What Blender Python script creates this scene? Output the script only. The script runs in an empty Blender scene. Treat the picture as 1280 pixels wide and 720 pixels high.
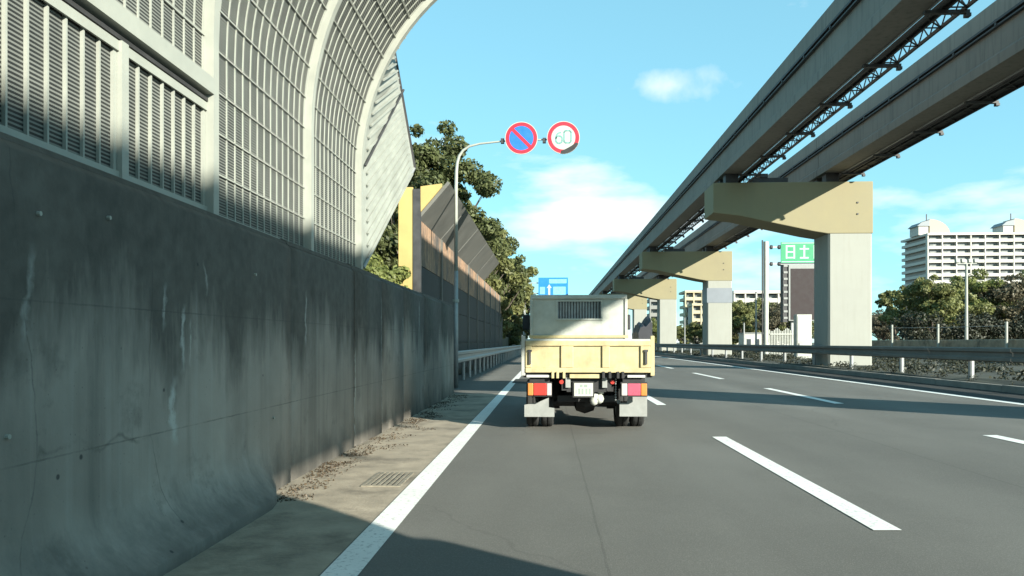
import bpy, bmesh, math, random
import numpy as np
from mathutils import Vector, Matrix

# ------------------------------------------------------------------ camera, sky, sun, exposure
scene = bpy.context.scene
COL = scene.collection
R = math.radians
YAW = math.atan(46 / 960)
CH = 1.25
cam_d = bpy.data.cameras.new('camera')
cam = bpy.data.objects.new('camera', cam_d)
COL.objects.link(cam)
cam.location = (0, 0, CH)
cam.rotation_euler = (R(90), 0, YAW)
cam_d.sensor_width = 36
cam_d.lens = 27
cam_d.shift_y = 68 / 1280
cam_d.clip_start = 0.05
cam_d.clip_end = 6000
scene.camera = cam

SUN_EL = R(19.9)
sx, sy = 0.673, -0.740            # horizontal direction towards the sun
world = bpy.data.worlds.new('World')
scene.world = world
world.use_nodes = True
wn, wl = world.node_tree.nodes, world.node_tree.links
wn.clear()
w_out = wn.new('ShaderNodeOutputWorld')
w_bg = wn.new('ShaderNodeBackground')
w_bg.inputs['Strength'].default_value = 0.11
w_sky = wn.new('ShaderNodeTexSky')
w_sky.sky_type = 'NISHITA'
w_sky.sun_disc = False
w_sky.sun_elevation = SUN_EL
w_sky.sun_rotation = math.atan2(sx, sy)
w_sky.air_density = 0.85
w_sky.dust_density = 0.05
w_sky.ozone_density = 1.0


def wnode(t, **kw):
    n = wn.new(t)
    for k, v in kw.items():
        setattr(n, k, v)
    return n


def wmath(op, a, b=None, c=None, clamp=False):
    n = wn.new('ShaderNodeMath')
    n.operation = op
    n.use_clamp = clamp
    for i, v in enumerate((a, b, c)):
        if v is None:
            continue
        if isinstance(v, (int, float)):
            n.inputs[i].default_value = v
        else:
            wl.new(v, n.inputs[i])
    return n.outputs[0]


w_tc = wnode('ShaderNodeTexCoord')
w_sep = wnode('ShaderNodeSeparateXYZ')
wl.new(w_tc.outputs['Generated'], w_sep.inputs[0])
w_tint = wnode('ShaderNodeMix', data_type='RGBA', blend_type='MULTIPLY')
w_tint.inputs['Factor'].default_value = 1.0
# compress the sky's range evenly, as the phone's tone curve does
w_g0 = wnode('ShaderNodeMix', data_type='RGBA', blend_type='MULTIPLY')
w_g0.inputs['Factor'].default_value = 1.0
w_g0.inputs[7].default_value = (1 / 3, 1 / 3, 1 / 3, 1)
wl.new(w_sky.outputs[0], w_g0.inputs[6])
w_gam = wnode('ShaderNodeGamma')
w_gam.inputs[1].default_value = 0.42
wl.new(w_g0.outputs[2], w_gam.inputs[0])
wl.new(w_gam.outputs[0], w_tint.inputs[6])
w_tint.inputs[7].default_value = (1.60, 3.08, 3.3, 1)
# low banks of cloud
w_map = wnode('ShaderNodeMapping')
w_map.inputs['Scale'].default_value = (2.4, 2.4, 8.0)
w_map.inputs['Location'].default_value = (8.8, 7.1, 1.6)
wl.new(w_tc.outputs['Generated'], w_map.inputs[0])
w_no = wnode('ShaderNodeTexNoise')
w_no.inputs['Scale'].default_value = 1.6
w_no.inputs['Detail'].default_value = 9
w_no.inputs['Roughness'].default_value = 0.52
wl.new(w_map.outputs[0], w_no.inputs['Vector'])
band = wmath('MULTIPLY', wmath('SUBTRACT', 0.33, w_sep.outputs[2]), 6.0, clamp=True)      # clouds sit low over the land
thr = wmath('MULTIPLY_ADD', band, 0.23, -0.205)
c1 = wmath('MULTIPLY', wmath('ADD', wmath('SUBTRACT', w_no.outputs[0], 0.5), thr), 6.5, clamp=True)
c1 = wmath('MULTIPLY', c1, 0.95)
# one small puff
p_dir = Vector((0.160, 1.009, 0.335)).normalized()
w_dot = wnode('ShaderNodeVectorMath', operation='DISTANCE')
w_warp = wnode('ShaderNodeTexNoise')
w_warp.inputs['Scale'].default_value = 22
w_warp.inputs['Detail'].default_value = 6
wl.new(w_tc.outputs['Generated'], w_warp.inputs['Vector'])
w_sc = wnode('ShaderNodeMapping')
w_sc.inputs['Scale'].default_value = (1.0, 1.0, 2.6)
wl.new(w_tc.outputs['Generated'], w_sc.inputs[0])
wl.new(w_sc.outputs[0], w_dot.inputs[0])
w_dot.inputs[1].default_value = (p_dir.x, p_dir.y, p_dir.z * 2.6)
puff = wmath('SUBTRACT', 0.06, w_dot.outputs['Value'])
puff = wmath('MULTIPLY', wmath('MULTIPLY_ADD', wmath('SUBTRACT', w_warp.outputs[0], 0.5), 0.14, puff), 14.0, clamp=True)
puff = wmath('MULTIPLY', puff, 0.8)
cl = wmath('MULTIPLY', wmath('MAXIMUM', c1, puff), 0.85)
w_mix = wnode('ShaderNodeMix', data_type='RGBA')
wl.new(cl, w_mix.inputs['Factor'])
wl.new(w_tint.outputs[2], w_mix.inputs[6])
w_mix.inputs[7].default_value = (4.7, 4.9, 4.9, 1)
wl.new(w_mix.outputs[2], w_bg.inputs['Color'])
wl.new(w_bg.outputs[0], w_out.inputs['Surface'])

sun_d = bpy.data.lights.new('sun', 'SUN')
sun_d.energy = 5.0
sun_d.angle = R(0.5)
sun_d.color = (1.0, 0.965, 0.85)
sun = bpy.data.objects.new('sun', sun_d)
COL.objects.link(sun)
sd = Vector((sx * math.cos(SUN_EL), sy * math.cos(SUN_EL), math.sin(SUN_EL)))
sun.rotation_euler = sd.to_track_quat('Z', 'Y').to_euler()
sun.location = (20, -20, 30)

vs = scene.view_settings
vs.view_transform = 'Standard'
vs.look = 'None'
vs.exposure = 1.28
vs.gamma = 1.0
vs.use_curve_mapping = False
scene.cycles.max_bounces = 6
scene.cycles.use_denoising = True

# ------------------------------------------------------------------ helpers
rnd = random.Random(7)


def at(px, py, zc):
    """world point seen at photo pixel (px, py) at camera depth zc"""
    a, b = (px - 640) / 960, (428 - py) / 960
    c, s = math.cos(YAW), math.sin(YAW)
    return Vector((zc * (a * c - s), zc * (a * s + c), CH + zc * b))


class MB:
    def __init__(self):
        self.v, self.f = [], []

    def add(self, vs, fs):
        o = len(self.v)
        self.v += [tuple(p) for p in vs]
        self.f += [tuple(i + o for i in f) for f in fs]
        return self

    def box(self, x0, x1, y0, y1, z0, z1):
        return self.add([(x0, y0, z0), (x1, y0, z0), (x1, y1, z0), (x0, y1, z0),
                         (x0, y0, z1), (x1, y0, z1), (x1, y1, z1), (x0, y1, z1)],
                        [(0, 3, 2, 1), (4, 5, 6, 7), (0, 1, 5, 4), (1, 2, 6, 5), (2, 3, 7, 6), (3, 0, 4, 7)])

    def prism(self, poly, a0, a1, axis='y'):
        """poly: 2-D outline; axis y -> (x,z), x -> (y,z), z -> (x,y)"""
        n = len(poly)

        def P(p, a):
            return {'y': (p[0], a, p[1]), 'x': (a, p[0], p[1]), 'z': (p[0], p[1], a)}[axis]
        vs = [P(p, a0) for p in poly] + [P(p, a1) for p in poly]
        fs = [tuple(range(n)), tuple(range(2 * n - 1, n - 1, -1))]
        fs += [(i, n + i, n + (i + 1) % n, (i + 1) % n) for i in range(n)]
        return self.add(vs, fs)

    def bar(self, a, b, w, h=None):
        return self.tube([a, b], [w / 2 * 1.414, w / 2 * 1.414], 4, squash=(h / w if h else 1))

    def tube(self, pts, rad, n=8, squash=1, cap=True):
        pts = [Vector(p) for p in pts]
        if isinstance(rad, (int, float)):
            rad = [rad] * len(pts)
        vs, fs = [], []
        ref = None
        for i, p in enumerate(pts):
            d = (pts[min(i + 1, len(pts) - 1)] - pts[max(i - 1, 0)]).normalized()
            if ref is None:
                ref = Vector((0, 0, 1)) if abs(d.z) < 0.9 else Vector((1, 0, 0))
            u = d.cross(ref).normalized()
            w = u.cross(d).normalized()
            ref = w
            for k in range(n):
                t = 2 * math.pi * (k + 0.5) / n
                vs.append(p + u * math.cos(t) * rad[i] + w * math.sin(t) * rad[i] * squash)
        for i in range(len(pts) - 1):
            for k in range(n):
                a, b = i * n + k, i * n + (k + 1) % n
                fs.append((a, b, b + n, a + n))
        if cap:
            fs.append(tuple(range(n - 1, -1, -1)))
            fs.append(tuple(range((len(pts) - 1) * n, len(pts) * n)))
        return self.add(vs, fs)

    def lathe(self, prof, centre, axis='x', n=24):
        vs, fs = [], []
        for (r, h) in prof:
            for k in range(n):
                t = 2 * math.pi * k / n
                c, s = math.cos(t) * r, math.sin(t) * r
                vs.append({'x': (centre[0] + h, centre[1] + c, centre[2] + s),
                           'y': (centre[0] + c, centre[1] + h, centre[2] + s),
                           'z': (centre[0] + c, centre[1] + s, centre[2] + h)}[axis])
        m = len(prof)
        for i in range(m - 1):
            for k in range(n):
                a, b = i * n + k, i * n + (k + 1) % n
                fs.append((a, b, b + n, a + n))
        fs.append(tuple(range(n)))
        fs.append(tuple(range((m - 1) * n, m * n)))
        return self.add(vs, fs)

    def ribbon(self, prof, y0, y1):
        """open profile (x,z) extruded along y"""
        vs = [(x, y0, z) for x, z in prof] + [(x, y1, z) for x, z in prof]
        n = len(prof)
        return self.add(vs, [(i, i + 1, n + i + 1, n + i) for i in range(n - 1)])

    def mesh(self, name, smooth=False):
        me = bpy.data.meshes.new(name)
        me.from_pydata(self.v, [], self.f)
        bm = bmesh.new()
        bm.from_mesh(me)
        bmesh.ops.recalc_face_normals(bm, faces=bm.faces)
        bm.to_mesh(me)
        bm.free()
        if smooth:
            for p in me.polygons:
                p.use_smooth = True
        return me


def obj(name, mb, mat, parent=None, smooth=False, bevel=0, label=None, cat=None, group=None, kind=None):
    me = mb if isinstance(mb, bpy.types.Mesh) else mb.mesh(name, smooth)
    if mat is not None and not me.materials:
        me.materials.append(mat)
    o = bpy.data.objects.new(name, me)
    COL.objects.link(o)
    if parent:
        o.parent = parent
        o.matrix_parent_inverse = parent.matrix_basis.inverted()
    if bevel:
        m = o.modifiers.new('bevel', 'BEVEL')
        m.width = bevel
        m.segments = 2
        m.limit_method = 'ANGLE'
        m.angle_limit = R(40)
    return tag(o, label, cat, group, kind)


def tag(o, label=None, cat=None, group=None, kind=None):
    if label:
        o['label'] = label
    if cat:
        o['category'] = cat
    if group:
        o['group'] = group
    if kind:
        o['kind'] = kind
    return o


def thing(name, loc, label, cat, group=None):
    o = bpy.data.objects.new(name, None)
    COL.objects.link(o)
    o.location = loc
    o.empty_display_size = 0.3
    bpy.context.view_layer.update()
    return tag(o, label, cat, group)


def copy_tree(root, loc, rz, sc, label=None, group=None):
    c = root.copy()
    COL.objects.link(c)
    c.location = loc
    c.rotation_euler = (0, 0, rz)
    c.scale = sc if hasattr(sc, '__len__') else (sc, sc, sc)
    if label:
        c['label'] = label
    if group:
        c['group'] = group
    for ch in root.children:
        k = ch.copy()
        COL.objects.link(k)
        k.parent = c
        k.matrix_parent_inverse = ch.matrix_parent_inverse.copy()
    return c


# ------------------------------------------------------------------ materials
class NT:
    """small node-tree helper"""

    def __init__(self, name):
        self.m = bpy.data.materials.new(name)
        self.m.use_nodes = True
        self.n, self.l = self.m.node_tree.nodes, self.m.node_tree.links
        self.b = self.n['Principled BSDF']
        self.out = self.n['Material Output']
        self.pos = self.n.new('ShaderNodeNewGeometry').outputs['Position']

    def mapped(self, scale, loc=(0, 0, 0)):
        k = self.n.new('ShaderNodeMapping')
        k.inputs['Scale'].default_value = scale
        k.inputs['Location'].default_value = loc
        self.l.new(self.pos, k.inputs[0])
        return k.outputs[0]

    def noise(self, scale, detail=5, rough=0.55, vec=None):
        k = self.n.new('ShaderNodeTexNoise')
        k.inputs['Scale'].default_value = scale
        k.inputs['Detail'].default_value = detail
        k.inputs['Roughness'].default_value = rough
        self.l.new(vec if vec is not None else self.pos, k.inputs['Vector'])
        return k.outputs[0]

    def ramp(self, fac, a, b, lo=0.0, hi=1.0):
        k = self.n.new('ShaderNodeMapRange')
        k.inputs['From Min'].default_value = a
        k.inputs['From Max'].default_value = b
        k.inputs['To Min'].default_value = lo
        k.inputs['To Max'].default_value = hi
        self.l.new(fac, k.inputs[0])
        return k.outputs[0]

    def math(self, op, a, b=None, c=None, clamp=False):
        k = self.n.new('ShaderNodeMath')
        k.operation = op
        k.use_clamp = clamp
        for i, v in enumerate((a, b, c)):
            if v is None:
                continue
            if isinstance(v, (int, float)):
                k.inputs[i].default_value = v
            else:
                self.l.new(v, k.inputs[i])
        return k.outputs[0]

    def mix(self, fac, a, b, mode='MIX'):
        k = self.n.new('ShaderNodeMix')
        k.data_type = 'RGBA'
        k.blend_type = mode
        for sock, v in ((k.inputs['Factor'], fac), (k.inputs[6], a), (k.inputs[7], b)):
            if isinstance(v, (int, float)):
                sock.default_value = v
            elif isinstance(v, tuple):
                sock.default_value = (*v[:3], 1)
            else:
                self.l.new(v, sock)
        return k.outputs[2]

    def sep(self):
        k = self.n.new('ShaderNodeSeparateXYZ')
        self.l.new(self.pos, k.inputs[0])
        return k.outputs

    def bump(self, h, strength, dist=0.02):
        k = self.n.new('ShaderNodeBump')
        k.inputs['Strength'].default_value = strength
        k.inputs['Distance'].default_value = dist
        self.l.new(h, k.inputs['Height'])
        self.l.new(k.outputs[0], self.b.inputs['Normal'])

    def done(self, col, rough=0.7, metal=0.0, spec=None):
        if isinstance(col, tuple):
            self.b.inputs['Base Color'].default_value = (*col[:3], 1)
        else:
            self.l.new(col, self.b.inputs['Base Color'])
        if isinstance(rough, (int, float)):
            self.b.inputs['Roughness'].default_value = rough
        else:
            self.l.new(rough, self.b.inputs['Roughness'])
        self.b.inputs['Metallic'].default_value = metal
        if spec is not None:
            self.b.inputs['Specular IOR Level'].default_value = spec
        return self.m


def mul(c, k):
    return tuple(min(1, x * k) for x in c)


def pmat(name, c, rough=0.6, metal=0, var=0.15, scale=4, bump=0.1, grime=0, gcol=(0.05, 0.045, 0.035), streak=0, spec=None):
    t = NT(name)
    n1 = t.noise(scale, 6, 0.6)
    col = t.mix(t.ramp(n1, 0.3, 0.7), mul(c, 1 - var), mul(c, 1 + var))
    if grime:
        g = t.noise(scale * 0.45, 8, 0.65)
        col = t.mix(t.ramp(g, 0.5, 0.75, 0, grime), col, gcol)
    if streak:
        s = t.noise(1.0, 5, 0.6, t.mapped((7, 7, 0.5)))
        col = t.mix(t.ramp(s, 0.5, 0.72, 0, streak), col, gcol)
    if bump:
        t.bump(t.noise(scale * 12, 4, 0.6), bump, 0.01)
    return t.done(col, t.ramp(n1, 0.2, 0.8, max(0.05, rough - 0.1), min(1, rough + 0.1)), metal, spec)


def asphalt(name, c, lo=0.82, hi=1.18):
    t = NT(name)
    big = t.noise(1.0, 4, 0.5, t.mapped((0.5, 0.09, 0.5)))         # wheel tracks and paver passes run with the road
    mid = t.noise(0.9, 6, 0.6)
    PX = t.sep()[0]
    lane = t.math('ABSOLUTE', t.math('SUBTRACT', t.math('FRACT', t.math('DIVIDE', t.math('ADD', PX, 1.12), 3.36)), 0.5))
    trk = t.ramp(t.math('ABSOLUTE', t.math('SUBTRACT', lane, 0.25)), 0.02, 0.16)
    fine = t.noise(140, 3, 0.7)
    col = t.mix(t.ramp(big, 0.35, 0.65), mul(c, lo), mul(c, hi))
    col = t.mix(t.ramp(mid, 0.45, 0.8, 0, 0.35), col, mul(c, 0.72))
    col = t.mix(t.math('MULTIPLY', trk, t.ramp(mid, 0.3, 0.7, 0.12, 0.5)), col, mul(c, 0.66))
    for sx_, wd in ((3.95, 0.010), (0.35, 0.008), (7.3, 0.010)):
        seam = t.math('LESS_THAN', t.math('ABSOLUTE', t.math('SUBTRACT', t.math('MULTIPLY_ADD', mid, 0.05, PX), sx_)), wd)
        col = t.mix(t.math('MULTIPLY', seam, 0.45), col, mul(c, 0.4))
    sp = t.n.new('ShaderNodeTexVoronoi')
    sp.inputs['Scale'].default_value = 75
    t.l.new(t.pos, sp.inputs['Vector'])
    col = t.mix(t.ramp(sp.outputs['Distance'], 0.0, 0.5, 0.35, 0), col, mul(c, 1.9))
    col = t.mix(t.ramp(fine, 0.35, 0.7, 0.45, 0), col, mul(c, 0.45))
    # sealed cracks
    wv = t.n.new('ShaderNodeTexVoronoi')
    wv.feature = 'DISTANCE_TO_EDGE'
    wv.inputs['Scale'].default_value = 0.16
    vm = t.n.new('ShaderNodeMixRGB')
    wn_ = t.n.new('ShaderNodeTexNoise')
    wn_.inputs['Scale'].default_value = 0.8
    wn_.inputs['Detail'].default_value = 6
    t.l.new(t.pos, wn_.inputs['Vector'])
    vm.blend_type = 'ADD'
    vm.inputs[0].default_value = 1.6
    t.l.new(t.pos, vm.inputs[1])
    t.l.new(wn_.outputs[1], vm.inputs[2])
    t.l.new(vm.outputs[0], wv.inputs['Vector'])
    col = t.mix(t.ramp(wv.outputs['Distance'], 0.0, 0.003, 0.3, 0), col, mul(c, 0.4))
    t.bump(fine, 0.5, 0.006)
    return t.done(col, 0.85, 0, 0.25)


def wall_concrete():
    """old grey-green concrete with algae, run marks and white lime blooms"""
    t = NT('stained_concrete')
    X, Y, Z = t.sep()
    base = t.mix(t.ramp(t.noise(0.7, 7, 0.6), 0.3, 0.7), (0.245, 0.215, 0.178), (0.415, 0.365, 0.305))
    run = t.noise(1.0, 6, 0.62, t.mapped((2.1, 2.1, 0.32)))
    base = t.mix(t.ramp(t.noise(0.33, 4, 0.55), 0.42, 0.62, 0, 0.5), base, (0.115, 0.105, 0.088))
    base = t.mix(t.ramp(run, 0.45, 0.75, 0, 0.4), base, (0.08, 0.073, 0.062))
    fine_run = t.noise(1.0, 4, 0.6, t.mapped((11, 11, 0.35), (3, 3, 3)))
    base = t.mix(t.ramp(fine_run, 0.54, 0.8, 0, 0.36), base, (0.40, 0.385, 0.34))
    dk = t.noise(1.0, 5, 0.65, t.mapped((7, 7, 0.28), (1, 8, 2)))
    base = t.mix(t.ramp(dk, 0.55, 0.78, 0, 0.4), base, (0.07, 0.066, 0.056))
    # algae hanging from the coping in ragged tongues
    tong = t.noise(1.0, 6, 0.65, t.mapped((1.6, 1.6, 0.35), (9, 4, 1)))
    edge = t.math('MULTIPLY_ADD', tong, 2.3, 0.15)
    alg = t.math('MULTIPLY', t.math('SUBTRACT', Z, t.math('SUBTRACT', 2.35, edge)), 2.2, clamp=True)
    base = t.mix(t.math('MULTIPLY', alg, 0.82), base, t.mix(t.ramp(t.noise(9, 5), 0.3, 0.7), (0.03, 0.028, 0.023), (0.075, 0.07, 0.058)))
    blot = t.noise(2.3, 8, 0.7)
    base = t.mix(t.ramp(blot, 0.58, 0.75, 0, 0.55), base, (0.07, 0.064, 0.054))
    # ragged darkening towards the foot of the wall
    sp_n = t.noise(1.0, 7, 0.68, t.mapped((2.2, 2.2, 1.4), (5, 1, 7)))
    foot = t.math('MULTIPLY', t.math('SUBTRACT', t.math('MULTIPLY_ADD', sp_n, 1.0, -0.12), Z), 2.6, clamp=True)
    base = t.mix(t.math('MULTIPLY', foot, 0.75), base, (0.075, 0.07, 0.06))
    # lime blooms: a few drips at their own places along the wall (y, top z, bottom z, half width)
    wob = t.noise(1.0, 3, 0.5, t.mapped((2.5, 2.5, 3.0)))
    wob2 = t.noise(14, 4, 0.6)
    for (yy, zt, zb, hw, k) in ((4.60, 1.05, 0.60, 0.045, 0.7), (4.70, 1.50, 1.05, 0.028, 0.6), (4.50, 1.62, 1.3, 0.02, 0.5), (4.82, 1.42, 1.08, 0.012, 0.5),
                                (5.05, 1.8, 1.55, 0.02, 0.4), (9.03, 1.2, 0.1, 0.02, 0.55), (10.5, 1.9, 0.15, 0.03, 0.6),
                                (12.05, 1.7, 0.2, 0.03, 0.45), (7.2, 1.75, 1.2, 0.03, 0.4), (13.6, 2.0, 1.4, 0.05, 0.45), (3.3, 1.7, 1.2, 0.03, 0.3)):
        yc = t.math('ADD', t.math('MULTIPLY', t.math('SUBTRACT', wob, 0.5), 0.28), yy)
        d = t.math('ABSOLUTE', t.math('SUBTRACT', Y, yc))
        mk = t.math('MULTIPLY', t.math('SUBTRACT', t.math('MULTIPLY_ADD', t.math('SUBTRACT', wob2, 0.5), hw * 2.6, hw), d), 1.1 / hw, clamp=True)
        za = t.math('MULTIPLY', t.math('SUBTRACT', zt, Z), 9.0, clamp=True)
        zz = t.math('MULTIPLY', t.math('SUBTRACT', Z, zb), 9.0, clamp=True)
        base = t.mix(t.math('MULTIPLY', t.math('MULTIPLY', mk, za), t.math('MULTIPLY', zz, k)), base, (0.50, 0.50, 0.45))
    for zf in (0.72, 1.44):
        ln = t.math('LESS_THAN', t.math('ABSOLUTE', t.math('SUBTRACT', t.math('MULTIPLY_ADD', wob2, 0.008, Z), zf)), 0.0045)
        base = t.mix(t.math('MULTIPLY', ln, t.ramp(blot, 0.35, 0.6, 0.0, 0.5)), base, (0.06, 0.056, 0.048))
    ck = t.n.new('ShaderNodeTexVoronoi')
    ck.feature = 'DISTANCE_TO_EDGE'
    ck.inputs['Scale'].default_value = 0.55
    cw_ = t.n.new('ShaderNodeMixRGB')
    cw_.blend_type = 'ADD'
    cw_.inputs[0].default_value = 0.11
    cn_ = t.n.new('ShaderNodeTexNoise')
    cn_.inputs['Scale'].default_value = 2.5
    cn_.inputs['Detail'].default_value = 8
    t.l.new(t.pos, cn_.inputs['Vector'])
    t.l.new(t.mapped((1, 1, 0.45)), cw_.inputs[1])
    t.l.new(cn_.outputs[1], cw_.inputs[2])
    t.l.new(cw_.outputs[0], ck.inputs['Vector'])
    base = t.mix(t.math('MULTIPLY', t.ramp(ck.outputs['Distance'], 0.0, 0.003, 0.5, 0), t.ramp(blot, 0.42, 0.58), clamp=True), base, (0.045, 0.042, 0.036))
    pit_ = t.n.new('ShaderNodeTexVoronoi')
    pit_.inputs['Scale'].default_value = 24
    t.l.new(t.pos, pit_.inputs['Vector'])
    base = t.mix(t.math('MULTIPLY', t.ramp(pit_.outputs['Distance'], 0.07, 0.15, 0.4, 0), t.ramp(t.noise(3.7, 4, 0.6), 0.48, 0.6), clamp=True), base, (0.05, 0.047, 0.04))
    # form tie holes and bug holes
    sp = t.n.new('ShaderNodeTexVoronoi')
    sp.inputs['Scale'].default_value = 3.1
    t.l.new(t.pos, sp.inputs['Vector'])
    base = t.mix(t.ramp(sp.outputs['Distance'], 0.03, 0.05, 0.8, 0), base, (0.03, 0.03, 0.03))
    t.bump(t.noise(22, 6, 0.65), 0.35, 0.012)
    return t.done(base, 0.85, 0, 0.3)


def louvre(name, pitch=0.022):
    """pressed louvre sheet: bright lips over dark slots, too fine to model"""
    t = NT(name)
    X, Y, Z = t.sep()
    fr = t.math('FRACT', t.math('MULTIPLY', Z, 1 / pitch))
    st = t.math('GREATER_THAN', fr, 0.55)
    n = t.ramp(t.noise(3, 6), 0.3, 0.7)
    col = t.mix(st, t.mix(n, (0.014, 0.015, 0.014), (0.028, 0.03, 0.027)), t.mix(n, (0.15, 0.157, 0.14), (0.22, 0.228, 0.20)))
    k = t.n.new('ShaderNodeMath')
    t.bump(fr, 0.6, 0.006)
    return t.done(col, 0.6)


def leaf_mat(name, dark, light, trans=0.25):
    t = NT(name)
    g = t.n.new('ShaderNodeNewGeometry')
    rp = g.outputs['Random Per Island']
    n = t.noise(0.55, 3, 0.5)
    f = t.math('ADD', t.math('MULTIPLY', rp, 0.55), t.math('MULTIPLY', t.ramp(n, 0.3, 0.7), 0.45))
    col = t.mix(f, dark, light)
    t.done(col, 0.55, 0, 0.35)
    tr = t.n.new('ShaderNodeBsdfTranslucent')
    t.l.new(col, tr.inputs[0])
    mx = t.n.new('ShaderNodeMixShader')
    mx.inputs[0].default_value = trans
    t.l.new(t.b.outputs[0], mx.inputs[1])
    t.l.new(tr.outputs[0], mx.inputs[2])
    t.l.new(mx.outputs[0], t.out.inputs['Surface'])
    return t.m


def rust_panel():
    """dark sheet with orange rust bleeding down in patches"""
    t = NT('rusted_panel')
    base = t.mix(t.ramp(t.noise(1.8, 7, 0.65), 0.3, 0.7), (0.05, 0.045, 0.04), (0.135, 0.115, 0.095))
    patch = t.noise(1.0, 7, 0.68, t.mapped((0.9, 0.9, 0.55), (2, 5, 1)))
    run = t.noise(1.0, 5, 0.6, t.mapped((6, 6, 0.5)))
    f = t.math('MULTIPLY', t.ramp(patch, 0.36, 0.54), t.ramp(run, 0.2, 0.55), clamp=True)
    base = t.mix(f, base, t.mix(t.ramp(t.noise(7, 6, 0.7), 0.3, 0.7), (0.22, 0.12, 0.065), (0.46, 0.30, 0.19)))
    t.bump(t.noise(30, 5, 0.7), 0.3, 0.01)
    return t.done(base, 0.85)


def paint_line():
    t = NT('road_paint')
    w = t.noise(26, 6, 0.7)
    b = t.noise(1.3, 5, 0.6)
    col = t.mix(t.ramp(w, 0.54, 0.68, 0, 0.75), (0.74, 0.74, 0.69), (0.20, 0.20, 0.19))
    col = t.mix(t.ramp(b, 0.45, 0.8, 0, 0.35), col, (0.42, 0.42, 0.39))
    return t.done(col, 0.7)


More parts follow.
